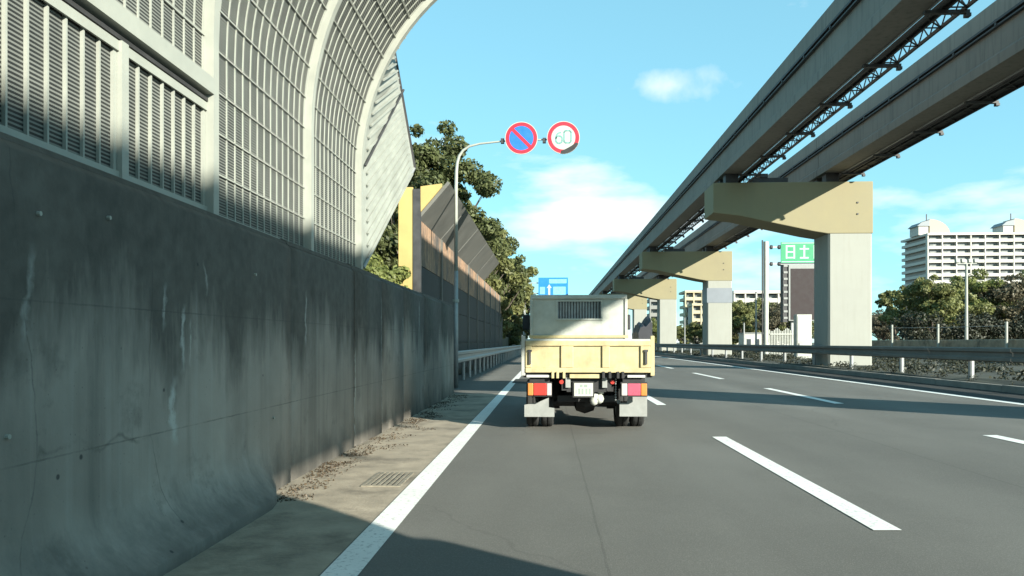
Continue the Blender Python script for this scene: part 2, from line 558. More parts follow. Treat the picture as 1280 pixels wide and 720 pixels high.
M = dict(
    dark_panel=pmat('shaded_dark_panel', (0.045, 0.045, 0.042), 0.8, 0, var=0.25, scale=1.5, bump=0.1, grime=0.3, gcol=(0.02, 0.02, 0.02), streak=0.2),  # dark sheet; its colour also holds the shade on the lower barrier
    soot=pmat('sooty_concrete', (0.17, 0.16, 0.135), 0.9, 0, var=0.3, scale=2.5, bump=0.35, grime=0.6, gcol=(0.03, 0.03, 0.025)),
    kerb=pmat('dirty_kerb', (0.22, 0.21, 0.18), 0.85, 0, var=0.2, scale=2, bump=0.2, grime=0.5, gcol=(0.07, 0.065, 0.05)),
    road=asphalt('asphalt', (0.160, 0.157, 0.139), 0.76, 1.2),
    road_dark=asphalt('dark_asphalt', (0.05, 0.05, 0.046)),
    paint=paint_line(),
    wall=wall_concrete(),
    gutter=pmat('gutter_concrete', (0.29, 0.245, 0.18), 0.85, var=0.25, scale=3.1, bump=0.5, grime=1.0, gcol=(0.06, 0.05, 0.036)),
    concrete=pmat('pier_concrete', (0.275, 0.28, 0.245), 0.8, var=0.06, scale=0.8, bump=0.12, grime=0.15, gcol=(0.20, 0.195, 0.16), streak=0.25),
    cap=pmat('cap_concrete', (0.235, 0.208, 0.12), 0.8, var=0.07, scale=0.9, bump=0.12, grime=0.2, gcol=(0.22, 0.19, 0.12), streak=0.3),
    beam=pmat('beam_concrete', (0.215, 0.20, 0.172), 0.8, var=0.12, scale=0.5, bump=0.15, grime=0.4, gcol=(0.075, 0.072, 0.064), streak=0.45),
    grey_band=pmat('grey_wrap', (0.17, 0.19, 0.21), 0.5, var=0.06, scale=1.5, bump=0.02),
    steel_dark=pmat('dark_steel', (0.05, 0.05, 0.05), 0.6, 0.3, var=0.3, bump=0.1),
    steel=pmat('galvanised_steel', (0.30, 0.31, 0.30), 0.5, 0.35, var=0.12, scale=6, bump=0.05, grime=0.35, gcol=(0.2, 0.19, 0.17)),
    rail_grey=pmat('weathered_rail', (0.145, 0.14, 0.12), 0.75, 0.0, var=0.2, scale=2, bump=0.05, grime=0.5, gcol=(0.09, 0.085, 0.07)),
    white_steel=pmat('white_painted_steel', (0.30, 0.312, 0.27), 0.5, 0, var=0.08, scale=5, bump=0.06, grime=0.3, gcol=(0.33, 0.33, 0.28), streak=0.15),
    louvre=louvre('louvre_sheet'),
    wing=pmat('pale_mesh_panel', (0.27, 0.285, 0.25), 0.6, 0, var=0.15, scale=3, bump=0.1, grime=0.25, gcol=(0.25, 0.26, 0.22)),
    rust=rust_panel(),
    grey_panel=pmat('weathered_grey_panel', (0.13, 0.13, 0.115), 0.75, 0, var=0.2, scale=1.4, bump=0.12, grime=0.5, gcol=(0.12, 0.11, 0.09), streak=0.3),
    yellow_panel=pmat('ochre_panel', (0.42, 0.31, 0.11), 0.7, 0, var=0.1, scale=2, bump=0.05, grime=0.25, gcol=(0.35, 0.28, 0.13)),
    ground=pmat('soil', (0.085, 0.08, 0.055), 0.95, var=0.4, scale=0.8, bump=0.4, grime=0.5, gcol=(0.05, 0.06, 0.03)),
    verge=pmat('weedy_soil', (0.032, 0.034, 0.022), 0.95, var=0.45, scale=1.4, bump=0.5, grime=0.6, gcol=(0.05, 0.055, 0.03)),
    cream=pmat('worn_cream_paint', (0.43, 0.365, 0.195), 0.5, 0, var=0.12, scale=7, bump=0.12, grime=0.7, gcol=(0.27, 0.20, 0.11), streak=0.4),
    pale_green=pmat('pale_truck_paint', (0.385, 0.395, 0.35), 0.5, 0, var=0.12, scale=5, bump=0.12, grime=0.6, gcol=(0.28, 0.26, 0.2), streak=0.12),
    truck_white=pmat('truck_white', (0.48, 0.49, 0.465), 0.4, 0, var=0.05, scale=4, bump=0.02, grime=0.2, gcol=(0.4, 0.38, 0.32)),
    flap=pmat('grey_mudflap', (0.235, 0.245, 0.23), 0.6, 0, var=0.12, scale=9, bump=0.05, grime=0.35, gcol=(0.18, 0.17, 0.15)),
    black=pmat('black_chassis', (0.02, 0.02, 0.02), 0.6, 0.1, var=0.4, scale=6, bump=0.1),
    rubber=pmat('tyre_rubber', (0.022, 0.023, 0.022), 0.85, 0, var=0.3, scale=12, bump=0.2),
    red_lens=pmat('red_lens', (0.40, 0.04, 0.03), 0.25, 0, var=0.08, bump=0),
    faded_lens=pmat('faded_red_lens', (0.40, 0.08, 0.12), 0.3, 0, var=0.08, bump=0),
    amber=pmat('amber_lens', (0.50, 0.19, 0.05), 0.25, 0, var=0.06, bump=0),
    clear=pmat('clear_lens', (0.42, 0.38, 0.36), 0.2, 0, var=0.05, bump=0),
    plate=pmat('number_plate', (0.42, 0.43, 0.38), 0.5, 0, var=0.05, scale=14, bump=0.02, grime=0.25, gcol=(0.42, 0.42, 0.36)),
    plate_ink=pmat('plate_ink', (0.22, 0.27, 0.23), 0.6, 0, bump=0),
    tarp=pmat('dark_tarp', (0.02, 0.022, 0.028), 0.6, 0, var=0.3, scale=8, bump=0.3),
    glass=pmat('dark_glass', (0.035, 0.045, 0.05), 0.08, 0, var=0.2, bump=0),
    window_pane=pmat('glare_window', (0.26, 0.30, 0.30), 0.1, 0, var=0.35, scale=5, bump=0),  # pale base colour stands in for reflected sky and sun glint
    sign_red=pmat('sign_red', (0.42, 0.012, 0.03), 0.45, 0, var=0.06, scale=8, bump=0.01),
    sign_blue=pmat('sign_blue', (0.012, 0.13, 0.50), 0.45, 0, var=0.05, scale=8, bump=0.01),
    sign_white=pmat('sign_white', (0.36, 0.39, 0.35), 0.45, 0, var=0.04, scale=8, bump=0.01),
    sign_digit=pmat('faded_digit_blue', (0.13, 0.30, 0.27), 0.5, 0, var=0.1, scale=8, bump=0),
    sign_green=pmat('sign_green', (0.015, 0.24, 0.10), 0.45, 0, var=0.05, scale=3, bump=0.01),
    sign_mint=pmat('sign_mint', (0.34, 0.56, 0.42), 0.5, 0, var=0.05, bump=0),
    sign_cyan=pmat('guide_blue', (0.012, 0.17, 0.45), 0.45, 0, var=0.05, scale=2, bump=0.01),
    sign_pale=pmat('guide_pale', (0.16, 0.42, 0.50), 0.5, 0, bump=0),
    screen=pmat('unlit_screen', (0.024, 0.016, 0.016), 0.75, 0, var=0.2, scale=3, bump=0.05),
    bark=pmat('bark', (0.10, 0.08, 0.06), 0.9, 0, var=0.3, scale=6, bump=0.5),
    leaf_a=leaf_mat('foliage_deep', (0.038, 0.048, 0.018), (0.155, 0.175, 0.065), 0.35),
    leaf_b=leaf_mat('foliage_olive', (0.07, 0.075, 0.026), (0.255, 0.265, 0.095), 0.35),
    leaf_c=leaf_mat('foliage_bright', (0.075, 0.09, 0.026), (0.26, 0.285, 0.085), 0.35),
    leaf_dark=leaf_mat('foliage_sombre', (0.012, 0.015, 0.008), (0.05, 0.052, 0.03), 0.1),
    apt_glass=pmat('curtained_glass', (0.17, 0.18, 0.175), 0.25, 0, var=0.5, scale=0.35, bump=0),
    litter=leaf_mat('dead_leaves', (0.03, 0.022, 0.014), (0.12, 0.085, 0.05), 0.05),
    leaf_d=leaf_mat('foliage_dry', (0.06, 0.055, 0.035), (0.19, 0.165, 0.10)),
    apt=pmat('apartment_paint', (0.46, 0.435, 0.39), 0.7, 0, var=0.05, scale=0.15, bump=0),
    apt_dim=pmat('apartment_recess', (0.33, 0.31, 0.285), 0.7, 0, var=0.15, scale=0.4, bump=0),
    apt_cream=pmat('cream_apartment_paint', (0.40, 0.35, 0.23), 0.7, 0, var=0.05, scale=0.2, bump=0),
    apt_grey=pmat('grey_apartment_paint', (0.2, 0.2, 0.18), 0.7, 0, var=0.05, scale=0.2, bump=0),
    roof=pmat('grey_roof', (0.20, 0.22, 0.23), 0.6, 0, var=0.1, scale=0.5, bump=0),
    van=pmat('silver_van_paint', (0.45, 0.46, 0.47), 0.3, 0.3, var=0.03, bump=0),
    iron=pmat('cast_iron', (0.24, 0.215, 0.165), 0.7, 0.3, var=0.3, scale=20, bump=0.2),
)

# ------------------------------------------------------------------ the setting


def road_z(x):
    return 0.0118 * x if x > 0 else 0.0


KERB_X, VERGE_Z = 10.30, 0.31
g = MB()
g.add([(-2500, -400, -0.15), (2500, -400, -0.15), (2500, 4500, -0.15), (-2500, 4500, -0.15)], [(0, 1, 2, 3)])
obj('ground', g, M['ground'], kind='structure')

g = MB()
xs = [-3.4, 0, KERB_X]
ys = [-40, 0, 20, 60, 140, 300, 700]
vv = [(x, y, road_z(x)) for y in ys for x in xs]
g.add(vv, [(j * 3 + i, j * 3 + i + 1, j * 3 + i + 4, j * 3 + i + 3) for j in range(len(ys) - 1) for i in range(2)])
road = obj('road', g, M['road'], kind='structure')


def strip(x0, x1, y0, y1, dz):
    m = MB()
    m.add([(x0, y0, road_z(x0) + dz), (x1, y0, road_z(x1) + dz), (x1, y1, road_z(x1) + dz), (x0, y1, road_z(x0) + dz)], [(0, 1, 2, 3)])
    return m


obj('hard_shoulder', strip(8.89, KERB_X, -40, 700, 0.004), M['road_dark'], road)  # dark tone paints in the guardrail's shadow over the shoulder
obj('gutter_strip', strip(-2.32, -1.23, -30, 18.6, 0.004), M['gutter'], road)
obj('edge_line', strip(-1.22, -1.02, -40, 700, 0.005), M['paint'], road)
obj('edge_line', strip(8.65, 8.87, -40, 700, 0.005), M['paint'], road)
for X in (2.20, 5.60):
    for k in range(-1, 22):
        y0 = 5.1 + 10 * k
        obj('lane_dash', strip(X - 0.09, X + 0.09, y0, y0 + 4.95, 0.005), M['paint'], road)
for (x0, x1, y0, y1) in ((-1.20, 2.1, 23.5, 26.2), (2.4, 5.5, 31, 46)):
    obj('asphalt_patch', strip(x0, x1, y0, y1, 0.0045), M['road_dark'] if x0 < 0 else M['road'], road)

kerb = MB()
for k in range(-10, 60):
    kerb.box(KERB_X, KERB_X + 0.15, k * 3.0, k * 3.0 + 2.985, 0.0, road_z(KERB_X) + 0.15 + 0.004 * (k % 3))
obj('kerb', kerb, M['kerb'], kind='structure')

vz = MB()
nx, ny = 26, 90
vx = [KERB_X + 0.15 + (i / nx) ** 2 * 70 for i in range(nx + 1)]
vy = [-30 + j * 3.0 for j in range(ny + 1)]
vr = random.Random(3)
vv = [(x, y, VERGE_Z + (0 if i == 0 else vr.uniform(-0.04, 0.06)) - (0.05 if i == 0 else 0)) for y in vy for i, x in enumerate(vx)]
vz.add(vv, [(j * (nx + 1) + i, j * (nx + 1) + i + 1, (j + 1) * (nx + 1) + i + 1, (j + 1) * (nx + 1) + i) for j in range(ny) for i in range(nx)])
obj('verge', vz, M['verge'], kind='structure')

em = MB()
em.box(-60, -3.75, -30, 260, -0.1, 1.75)
em.box(-3.75, -2.72, -30, 18.3, -0.1, 1.75)
obj('embankment', em, M['ground'], kind='structure')

# drain grate in the gutter
gr = thing('drain_grate', (-1.52, 6.9, 0.004), 'rusty iron drain grate set in the tan gutter beside the white line', 'drain grate')
m = MB()
m.box(-1.62, -1.59, 6.55, 7.25, 0.005, 0.016).box(-1.31, -1.28, 6.55, 7.25, 0.005, 0.016)
m.box(-1.59, -1.31, 6.55, 6.58, 0.005, 0.016).box(-1.59, -1.31, 7.22, 7.25, 0.005, 0.016)
obj('frame', m, M['iron'], gr)
pit = MB().box(-1.59, -1.31, 6.58, 7.22, 0.0045, 0.006)
obj('pit', pit, M['black'], gr)
base = MB().box(-0.011, 0.011, 6.58, 7.22, 0.007, 0.018).mesh('grate_bar')
base.materials.append(M['iron'])
for k in range(6):
    b = obj('grate_bar', base, M['iron'], gr)
    b.location.x = -1.565 + k * 0.046
for yy in (6.78, 6.99):
    obj('cross_tie', MB().box(-1.59, -1.31, yy, yy + 0.03, 0.0062, 0.0068), M['iron'], gr)

# ------------------------------------------------------------------ left retaining wall
WX, WT = -2.30, 2.15
wall = thing('retaining_wall', (WX - 0.15, 6, 0), 'dark stained concrete retaining wall filling the left foreground', 'wall')
joints = [-8, -2.5, 1.6, 6.75, 9.0, 10.5, 12.1, 14.2, 16.4, 18.6]


def batter(y):
    """the near stretch of wall spreads outwards at its foot"""
    f = min(1, max(0, (6.5 - y) / 0.9))
    return 0.24 * f * f * (3 - 2 * f)


def toe(y, z):
    return batter(y) * (1.0 if z < 0.07 else max(0.0, 1 - (z - 0.07) / 0.36) ** 2.2)


for a, b in zip(joints[:-1], joints[1:]):
    a, b = a + 0.008, b - 0.008
    off = rnd.uniform(-0.006, 0.006)
    n_ = max(2, int((b - a) / 0.22)) if a < 7 and b > 4 else 2
    yst = [a + (b - a) * k / n_ for k in range(n_ + 1)]
    zst = [-0.1, 0.0, 0.07, 0.10, 0.14, 0.19, 0.25, 0.32, 0.40, 0.5, 0.62, WT - 0.07]
    vs, fs = [], []
    for y in yst:
        ring_ = [(WX + off + toe(y, z), y, z) for z in zst]
        vs += ring_ + [(WX + off - 0.03, y, WT - 0.03), (WX - 0.40, y, WT - 0.03), (WX - 0.40, y, -0.1)]
    k_ = len(zst) + 3
    for q_ in range(len(yst) - 1):
        fs += [(q_ * k_ + e, q_ * k_ + (e + 1) % k_, (q_ + 1) * k_ + (e + 1) % k_, (q_ + 1) * k_ + e) for e in range(k_)]
    fs += [tuple(range(k_)), tuple(range((len(yst) - 1) * k_, len(yst) * k_))]
    pm = MB().add(vs, fs).mesh('wall_panel')
    for p in pm.polygons:
        p.use_smooth = p.normal.x > 0.7
    obj('wall_panel', pm, M['wall'], wall)
for a, b in zip(joints[:-1], joints[1:]):
    m = MB()
    h = WT + rnd.uniform(-0.012, 0.012)
    m.prism([(WX - 0.035, WT - 0.027), (WX - 0.045, h + 0.01), (WX - 0.09, h + 0.03), (WX - 0.38, h + 0.03), (WX - 0.38, WT - 0.027)], a + 0.01, b - 0.01)
    obj('coping', m, M['wall'], wall)
m = MB()
m.box(WX - 0.30, WX - 0.05, -8, 18.55, -0.1, WT - 0.1)
obj('joint_filler', m, M['black'], wall)
for (yy, zz) in ((3.0, 1.47), (3.35, 1.83), (3.9, 1.90), (5.9, 1.78), (6.3, 0.62), (3.15, 0.85)):
    bxx = WX + toe(yy, zz)
    m = MB().tube([(bxx - 0.02, yy, zz), (bxx + 0.018, yy, zz)], 0.011, 8)
    obj('anchor_bolt', m, M['white_steel'], wall)

# ------------------------------------------------------------------ near curved noise barrier
BX, BZ0, BZS, BR, BEND = -2.47, WT + 0.02, 3.45, 3.05, R(64)


def arch(s):
    """point on the inner face at length s from the foot; returns x, z and the inward normal"""
    h = BZS - BZ0
    if s <= h:
        return BX, BZ0 + s, (1, 0)
    a = (s - h) / BR
    return BX + BR * (1 - math.cos(a)), BZS + BR * math.sin(a), (math.cos(a), -math.sin(a))


SMAX = (BZS - BZ0) + BR * BEND


def arch_strip(s0, s1, y0, y1, d0, d1, n=None):
    """bar following the arch from s0 to s1, width y0..y1, standing d0..d1 off the inner face"""
    m = MB()
    h = BZS - BZ0
    ss = [s0]
    if s1 > h:
        if s0 < h:
            ss.append(h)
        k = n or max(2, int((s1 - max(h, s0)) / 0.2))
        ss += [max(h, s0) + (s1 - max(h, s0)) * (i + 1) / k for i in range(k)]
    else:
        ss.append(s1)
    vs, fs = [], []
    for s in ss:
        x, z, nn = arch(s)
        for y, d in ((y0, d0), (y1, d0), (y1, d1), (y0, d1)):
            vs.append((x + nn[0] * d, y, z + nn[1] * d))
    q = len(ss)
    for i in range(q - 1):
        a = i * 4
        for k in range(4):
            fs.append((a + k, a + (k + 1) % 4, a + 4 + (k + 1) % 4, a + 4 + k))
    fs += [(0, 1, 2, 3), tuple((q - 1) * 4 + k for k in (3, 2, 1, 0))]
    return m.add(vs, fs)


nb = thing('curved_noise_barrier', (BX, 5, WT), 'white curved noise barrier of louvred panels arching overhead on the left wall', 'noise barrier')
ribs = [-3.6, -1.35, 0.9, 3.15, 5.42, 7.68, 9.75]
for y in ribs:
    obj('rib', arch_strip(0, SMAX, y - 0.045, y + 0.045, -0.05, 0.08), M['white_steel'], nb)
DOOR_Z = 3.02
S_DOOR = DOOR_Z - BZ0
for a, b in zip(ribs[:-1], ribs[1:]):
    y0, y1 = a + 0.045, b - 0.045
    framed = b < 5.6
    s_start = S_DOOR + 0.12 if framed else 0.0
    obj('louvre_panel', arch_strip(s_start, SMAX - 0.02, y0, y1, -0.03, 0.0), M['louvre'], nb)
    nbar = int(round((y1 - y0) / 0.150))
    for k in range(nbar + 1):
        yy = y0 + (y1 - y0) * k / nbar
        yy = min(max(yy, y0 + 0.011), y1 - 0.011)
        obj('upright_bar', arch_strip(s_start, SMAX - 0.02, yy - 0.0075, yy + 0.0075, 0.0, 0.008), M['white_steel'], nb)
    s = 0.02 if not framed else s_start + 0.30
    while s < SMAX - 0.05:
        obj('cross_bar', arch_strip(s, s + 0.012, y0, y1, 0.009, 0.016, n=1), M['white_steel'], nb)
        s += 0.305
    if framed:
        obj('header_beam', arch_strip(S_DOOR, S_DOOR + 0.115, y0, y1, -0.04, 0.085), M['white_steel'], nb)
        obj('header_lip', arch_strip(S_DOOR - 0.05, S_DOOR - 0.025, y0, y1, -0.02, 0.04), M['steel_dark'], nb)
        ym = (y0 + y1) / 2
        obj('mullion', arch_strip(0, S_DOOR - 0.055, ym - 0.035, ym + 0.035, -0.04, 0.05), M['white_steel'], nb)
        for p0, p1 in ((y0, ym - 0.035), (ym + 0.035, y1)):
            lp = obj('louvre_panel', arch_strip(0.0, S_DOOR - 0.055, p0, p1, -0.03, 0.0), M['louvre'], nb)
            for k in range(8):
                w = 0.03 if k in (0, 7) else 0.013
                yy = p0 + 0.02 + (p1 - p0 - 0.04) * k / 7
                obj('upright_bar', arch_strip(0.0, S_DOOR - 0.055, yy - w / 2, yy + w / 2, 0.001, 0.02), M['white_steel'], lp)
            obj('panel_rail', arch_strip(S_DOOR - 0.115, S_DOOR - 0.058, p0, p1, 0.021, 0.034), M['white_steel'], lp)
            obj('panel_rail', arch_strip(0.0, 0.05, p0, p1, 0.021, 0.034), M['white_steel'], lp)

# angled wing at the far end of the barrier
wroot = obj('wing_panel', MB(), None, nb) if False else None
rib_s = [0.05 + i * (SMAX * 0.70) / 10 for i in range(11)]
inner = []
for s in rib_s:
    x, z, nn = arch(s)
    inner.append(Vector((x + nn[0] * 0.05, 9.84, z + nn[1] * 0.05)))
pl, pt = at(518, 210, 12.2), at(489, 44, 11.3)
outer = [pl.lerp(pt, i / 10) for i in range(11)]
wm = MB()
th = Vector((0.03, 0, 0))
vs = []
for a, b in zip(inner, outer):
    vs += [a, b, a - th, b - th]
fs = []
for i in range(10):
    q, p = i * 4, i * 4 + 4
    fs += [(q, q + 1, p + 1, p), (q + 2, p + 2, p + 3, q + 3), (q, p, p + 2, q + 2), (q + 1, q + 3, p + 3, p + 1)]
fs += [(0, 2, 3, 1), (40, 41, 43, 42)]
wm.add(vs, fs)
wing = obj('wing_panel', wm, M['wing'], nb)
for i in range(21):
    f = i / 20 * 10
    k = min(int(f), 9)
    a, b = inner[k].lerp(inner[k + 1], f - k), outer[k].lerp(outer[k + 1], f - k)
    off = Vector((0.022, -0.012, 0))
    obj('wing_slat', MB().bar(a.lerp(b, 0.08) + off, a.lerp(b, 0.93) + off, 0.024), M['wing'], wing)
obj('wing_edge', MB().tube([outer[0], outer[5], outer[10]], 0.028, 6), M['steel_dark'], wing)
obj('wing_edge', MB().tube([inner[0] + Vector((0.02, 0.02, 0)), outer[0]], 0.022, 6), M['steel'], wing)
obj('wing_strut', MB().tube([inner[4] + Vector((0.05, -0.02, 0)), outer[6] + Vector((0.05, -0.04, 0))], 0.016, 6), M['steel_dark'], wing)

# ------------------------------------------------------------------ far noise barrier with overhang
FX = -3.35
fb = thing('rusty_noise_barrier', (FX, 40, 0), 'rust-streaked noise barrier with angled grey top and ochre end beyond the concrete wall', 'noise barrier')
Y = 19.7
NB = 9
for k in range(NB):
    y0, y1 = Y + k * 4.0, Y + (k + 1) * 4.0
    for (z0, z1, mt) in ((0.25, 1.25, 'dark_panel'), (1.27, 2.3, 'dark_panel'), (2.32, 3.25, 'dark_panel'), (3.27, 4.45, 'rust')):  # dark rows reach up to paint in the shaded part
        obj('barrier_panel', MB().box(FX - 0.10, FX, y0 + 0.09, y1 - 0.09, z0, z1), M[mt], fb)
    if k < 5:
      obj('overhang_panel', MB().prism([(FX - 0.08, 4.47), (FX, 4.44), (FX + 0.80, 5.36), (FX + 0.74, 5.42)], y0 + 0.05, y1 - 0.05), M['grey_panel'], fb)
    p = MB().box(FX - 0.14, FX + 0.05, y0 - 0.085, y0 + 0.085, -0.1, 4.43)
    if k == 0:
        p = MB().box(FX - 0.14, FX + 0.05, y0 - 0.085, y0 + 0.085, -0.1, 5.2)
    obj('post', p, M['steel_dark'] if k == 0 else M['grey_panel'], fb)
obj('end_panel', MB().box(FX - 0.52, FX - 0.145, Y - 0.06, Y + 0.0, 0.0, 5.25), M['yellow_panel'], fb)
obj('end_gusset', MB().prism([(FX + 0.055, 4.62), (FX + 0.60, 5.25), (FX + 0.60, 5.34), (FX + 0.05, 5.27)], Y - 0.05, Y + 0.02), M['yellow_panel'], fb)

# ------------------------------------------------------------------ guardrails


def w_beam(x, y0, y1, z0, z1, face):
    h = z1 - z0
    prof = [(0, 0), (0.05, 0.08), (0.05, 0.28), (0, 0.38), (0, 0.62), (0.05, 0.72), (0.05, 0.92), (0, 1)]
    pts = [(x + face * a, z0 + b * h) for a, b in prof] + [(x + face * (a - 0.012), z0 + b * h) for a, b in reversed(prof)]
    return MB().prism(pts, y0, y1)


gl = thing('guardrail', (-2.78, 30, 0), 'pale steel guardrail on the left between the wall end and the truck', 'guardrail')
for k in range(20):
    obj('rail_beam', w_beam(-2.74, 19.3 + k * 4, 19.3 + k * 4 + 3.99, 0.62, 0.99, 1), M['steel'], gl)
    for j in (0, 2):
        y = 19.6 + k * 4 + j
        obj('post', MB().tube([(-2.86, y, -0.1), (-2.86, y, 0.95)], 0.06, 10), M['steel'], gl)
        obj('bracket', MB().box(-2.80, -2.755, y - 0.05, y + 0.05, 0.68, 0.92), M['steel'], gl)
grr = thing('guardrail', (10.7, 40, VERGE_Z), 'long dark weathered guardrail on short white posts along the right verge', 'guardrail')
for k in range(42):
    y = 4.65 + 3.9 * k
    obj('rail_beam', w_beam(10.72, y - 1.95, y + 1.94, 0.78, 1.13, -1), M['rail_grey'], grr)
    obj('post', MB().tube([(10.83, y, VERGE_Z - 0.2), (10.83, y, 1.05)], 0.07, 10), M['steel'], grr)

# ------------------------------------------------------------------ sign mast with two round signs
SZ = 21.0
pb = at(570, 485, SZ)
mast = thing('sign_mast', (pb.x, pb.y, 0), 'tall pale curved-arm steel pole at the end of the concrete wall', 'pole')
a630 = at(634, 177, SZ)
path = [(pb.x, pb.y, -0.05), (pb.x, pb.y, 2.6)]
obj('pole', MB().tube([(pb.x, pb.y, -0.05), (pb.x, pb.y, 3.2)], [0.064, 0.06], 14), M['steel'], mast, smooth=True)
pts, rad = [(pb.x, pb.y, 3.15), (pb.x, pb.y, 5.5)], [0.052, 0.048]
for px, py, r in ((570.5, 214, 0.046), (571.5, 204, 0.043), (574, 195, 0.04), (579, 188, 0.036), (587, 183, 0.032), (600, 180, 0.028), (628, 177.3, 0.024), (668, 176, 0.022), (694, 176, 0.02)):
    q = at(px, py, SZ)
    pts.append((q.x, pb.y, q.z))
    rad.append(r)
obj('curved_arm', MB().tube(pts, rad, 12), M['white_steel'], mast, smooth=True)
q = at(569, 375, SZ)
obj('clamp_band', MB().tube([(pb.x, pb.y, 2.35), (pb.x, pb.y, 2.43)], 0.085, 12), M['white_steel'], mast)
for px in (629, 681):
    q = at(px, 177, SZ)
    obj('sign_clamp', MB().box(q.x - 0.06, q.x + 0.03, pb.y - 0.06, pb.y + 0.05, q.z - 0.07, q.z + 0.06), M['steel_dark'], mast)


def disc(c, r, y, th, n=48):
    return MB().lathe([(r, 0), (r, th)], (c.x, y, c.z), 'y', n)


def ring(c, r0, r1, y, th, n=48):
    m = MB()
    vs, fs = [], []
    for k in range(n):
        t = 2 * math.pi * k / n
        cc, ss = math.cos(t), math.sin(t)
        for r, h in ((r0, 0), (r1, 0), (r1, th), (r0, th)):
            vs.append((c.x + r * cc, y + h, c.z + r * ss))
    for k in range(n):
        a, b = k * 4, ((k + 1) % n) * 4
        for i in range(4):
            fs.append((a + i, a + (i + 1) % 4, b + (i + 1) % 4, b + i))
    return m.add(vs, fs)


sign_y = pb.y - 0.11
for px, nm, lab in ((652, 'no_parking_sign', 'round blue no-parking sign with red rim and red diagonal, nearer the pole'),
                    (704, 'speed_limit_sign', 'round white speed limit sign reading 60 with red rim at the arm end')):
    c = at(px, 175, SZ)
    s = thing(nm, (c.x, sign_y, c.z), lab, 'road sign')
    rr = 0.445
    obj('backing', disc(c, rr, sign_y, 0.02), M['steel'], s)
    obj('bracket', MB().box(c.x - 0.04, c.x + 0.04, sign_y + 0.02, pb.y - 0.02, c.z - 0.09, c.z + 0.07), M['steel_dark'], s)
    blue = 'no' == nm[:2]
    obj('white_edge', ring(c, rr - 0.018, rr, sign_y - 0.004, 0.003), M['sign_white'], s)
    obj('red_rim', ring(c, rr * 0.74 if blue else rr * 0.73, rr - 0.019, sign_y - 0.006, 0.005), M['sign_red'], s)
    obj('face', disc(c, rr * 0.75, sign_y - 0.004, 0.003), M['sign_blue' if blue else 'sign_white'], s)
    if blue:
        d = rr * 0.745
        k = d * 0.7071
        w = 0.033
        obj('diagonal_bar', MB().prism([(c.x - k - w, c.z + k - w), (c.x - k + w, c.z + k + w), (c.x + k + w, c.z - k + w), (c.x + k - w, c.z - k - w)], sign_y - 0.0085, sign_y - 0.005), M['sign_red'], s)
    else:
        def stroke(pts, w=0.036, close=False):
            m = MB()
            q = pts + ([pts[0]] if close else [])
            for (ax, az), (bx, bz) in zip(q[:-1], q[1:]):
                dx, dz = bx - ax, bz - az
                L = math.hypot(dx, dz)
                if L < 1e-5:
                    continue
                ux, uz = dx / L, dz / L
                nx_, nz_ = -uz * w / 2, ux * w / 2
                e = w * 0.4
                m.prism([(c.x + ax - ux * e + nx_, c.z + az - uz * e + nz_), (c.x + bx + ux * e + nx_, c.z + bz + uz * e + nz_),
                         (c.x + bx + ux * e - nx_, c.z + bz + uz * e - nz_), (c.x + ax - ux * e - nx_, c.z + az - uz * e - nz_)],
                        sign_y - 0.0075 - 0.0004 * (len(m.f) % 12), sign_y - 0.0045)
            return m

        def rr_loop(cx, cz, w, h, r, n=5):
            out = []
            for (sx_, sz_, a0) in ((1, 1, 0), (-1, 1, 90), (-1, -1, 180), (1, -1, 270)):
                for i in range(n + 1):
                    t = R(a0 + 90 * i / n)
                    out.append((cx + sx_ * (w / 2 - r) + r * math.cos(t), cz + sz_ * (h / 2 - r) + r * math.sin(t)))
            return out
        obj('digit_six', stroke(rr_loop(-0.115, -0.055, 0.17, 0.20, 0.085) + [(-0.032, -0.055)]), M['sign_digit'], s)
        arc = [(-0.20 + 0.0, -0.055)] + [(-0.075 + 0.125 * math.cos(R(a)), -0.02 + 0.155 * math.sin(R(a))) for a in range(180, 75, -15)]
        obj('digit_six', stroke(arc), M['sign_digit'], s)
        obj('digit_zero', stroke(rr_loop(0.115, 0.02, 0.19, 0.33, 0.06), close=True), M['sign_digit'], s)
        # scorched lower right rim, as on the real sign
        m = MB()
        n = 12
        vs, fs = [], []
        for i in range(n + 1):
            t = R(-100 + 78 * i / n)
            r0 = rr * (0.80 - 0.12 * math.sin(math.pi * i / n))
            for r in (r0, rr * 0.985):
                vs.append((c.x + r * math.cos(t), sign_y - 0.0085, c.z + r * math.sin(t)))
        fs = [(2 * i, 2 * i + 1, 2 * i + 3, 2 * i + 2) for i in range(n)]
        obj('scorch_mark', m.add(vs, fs), M['black'], s)

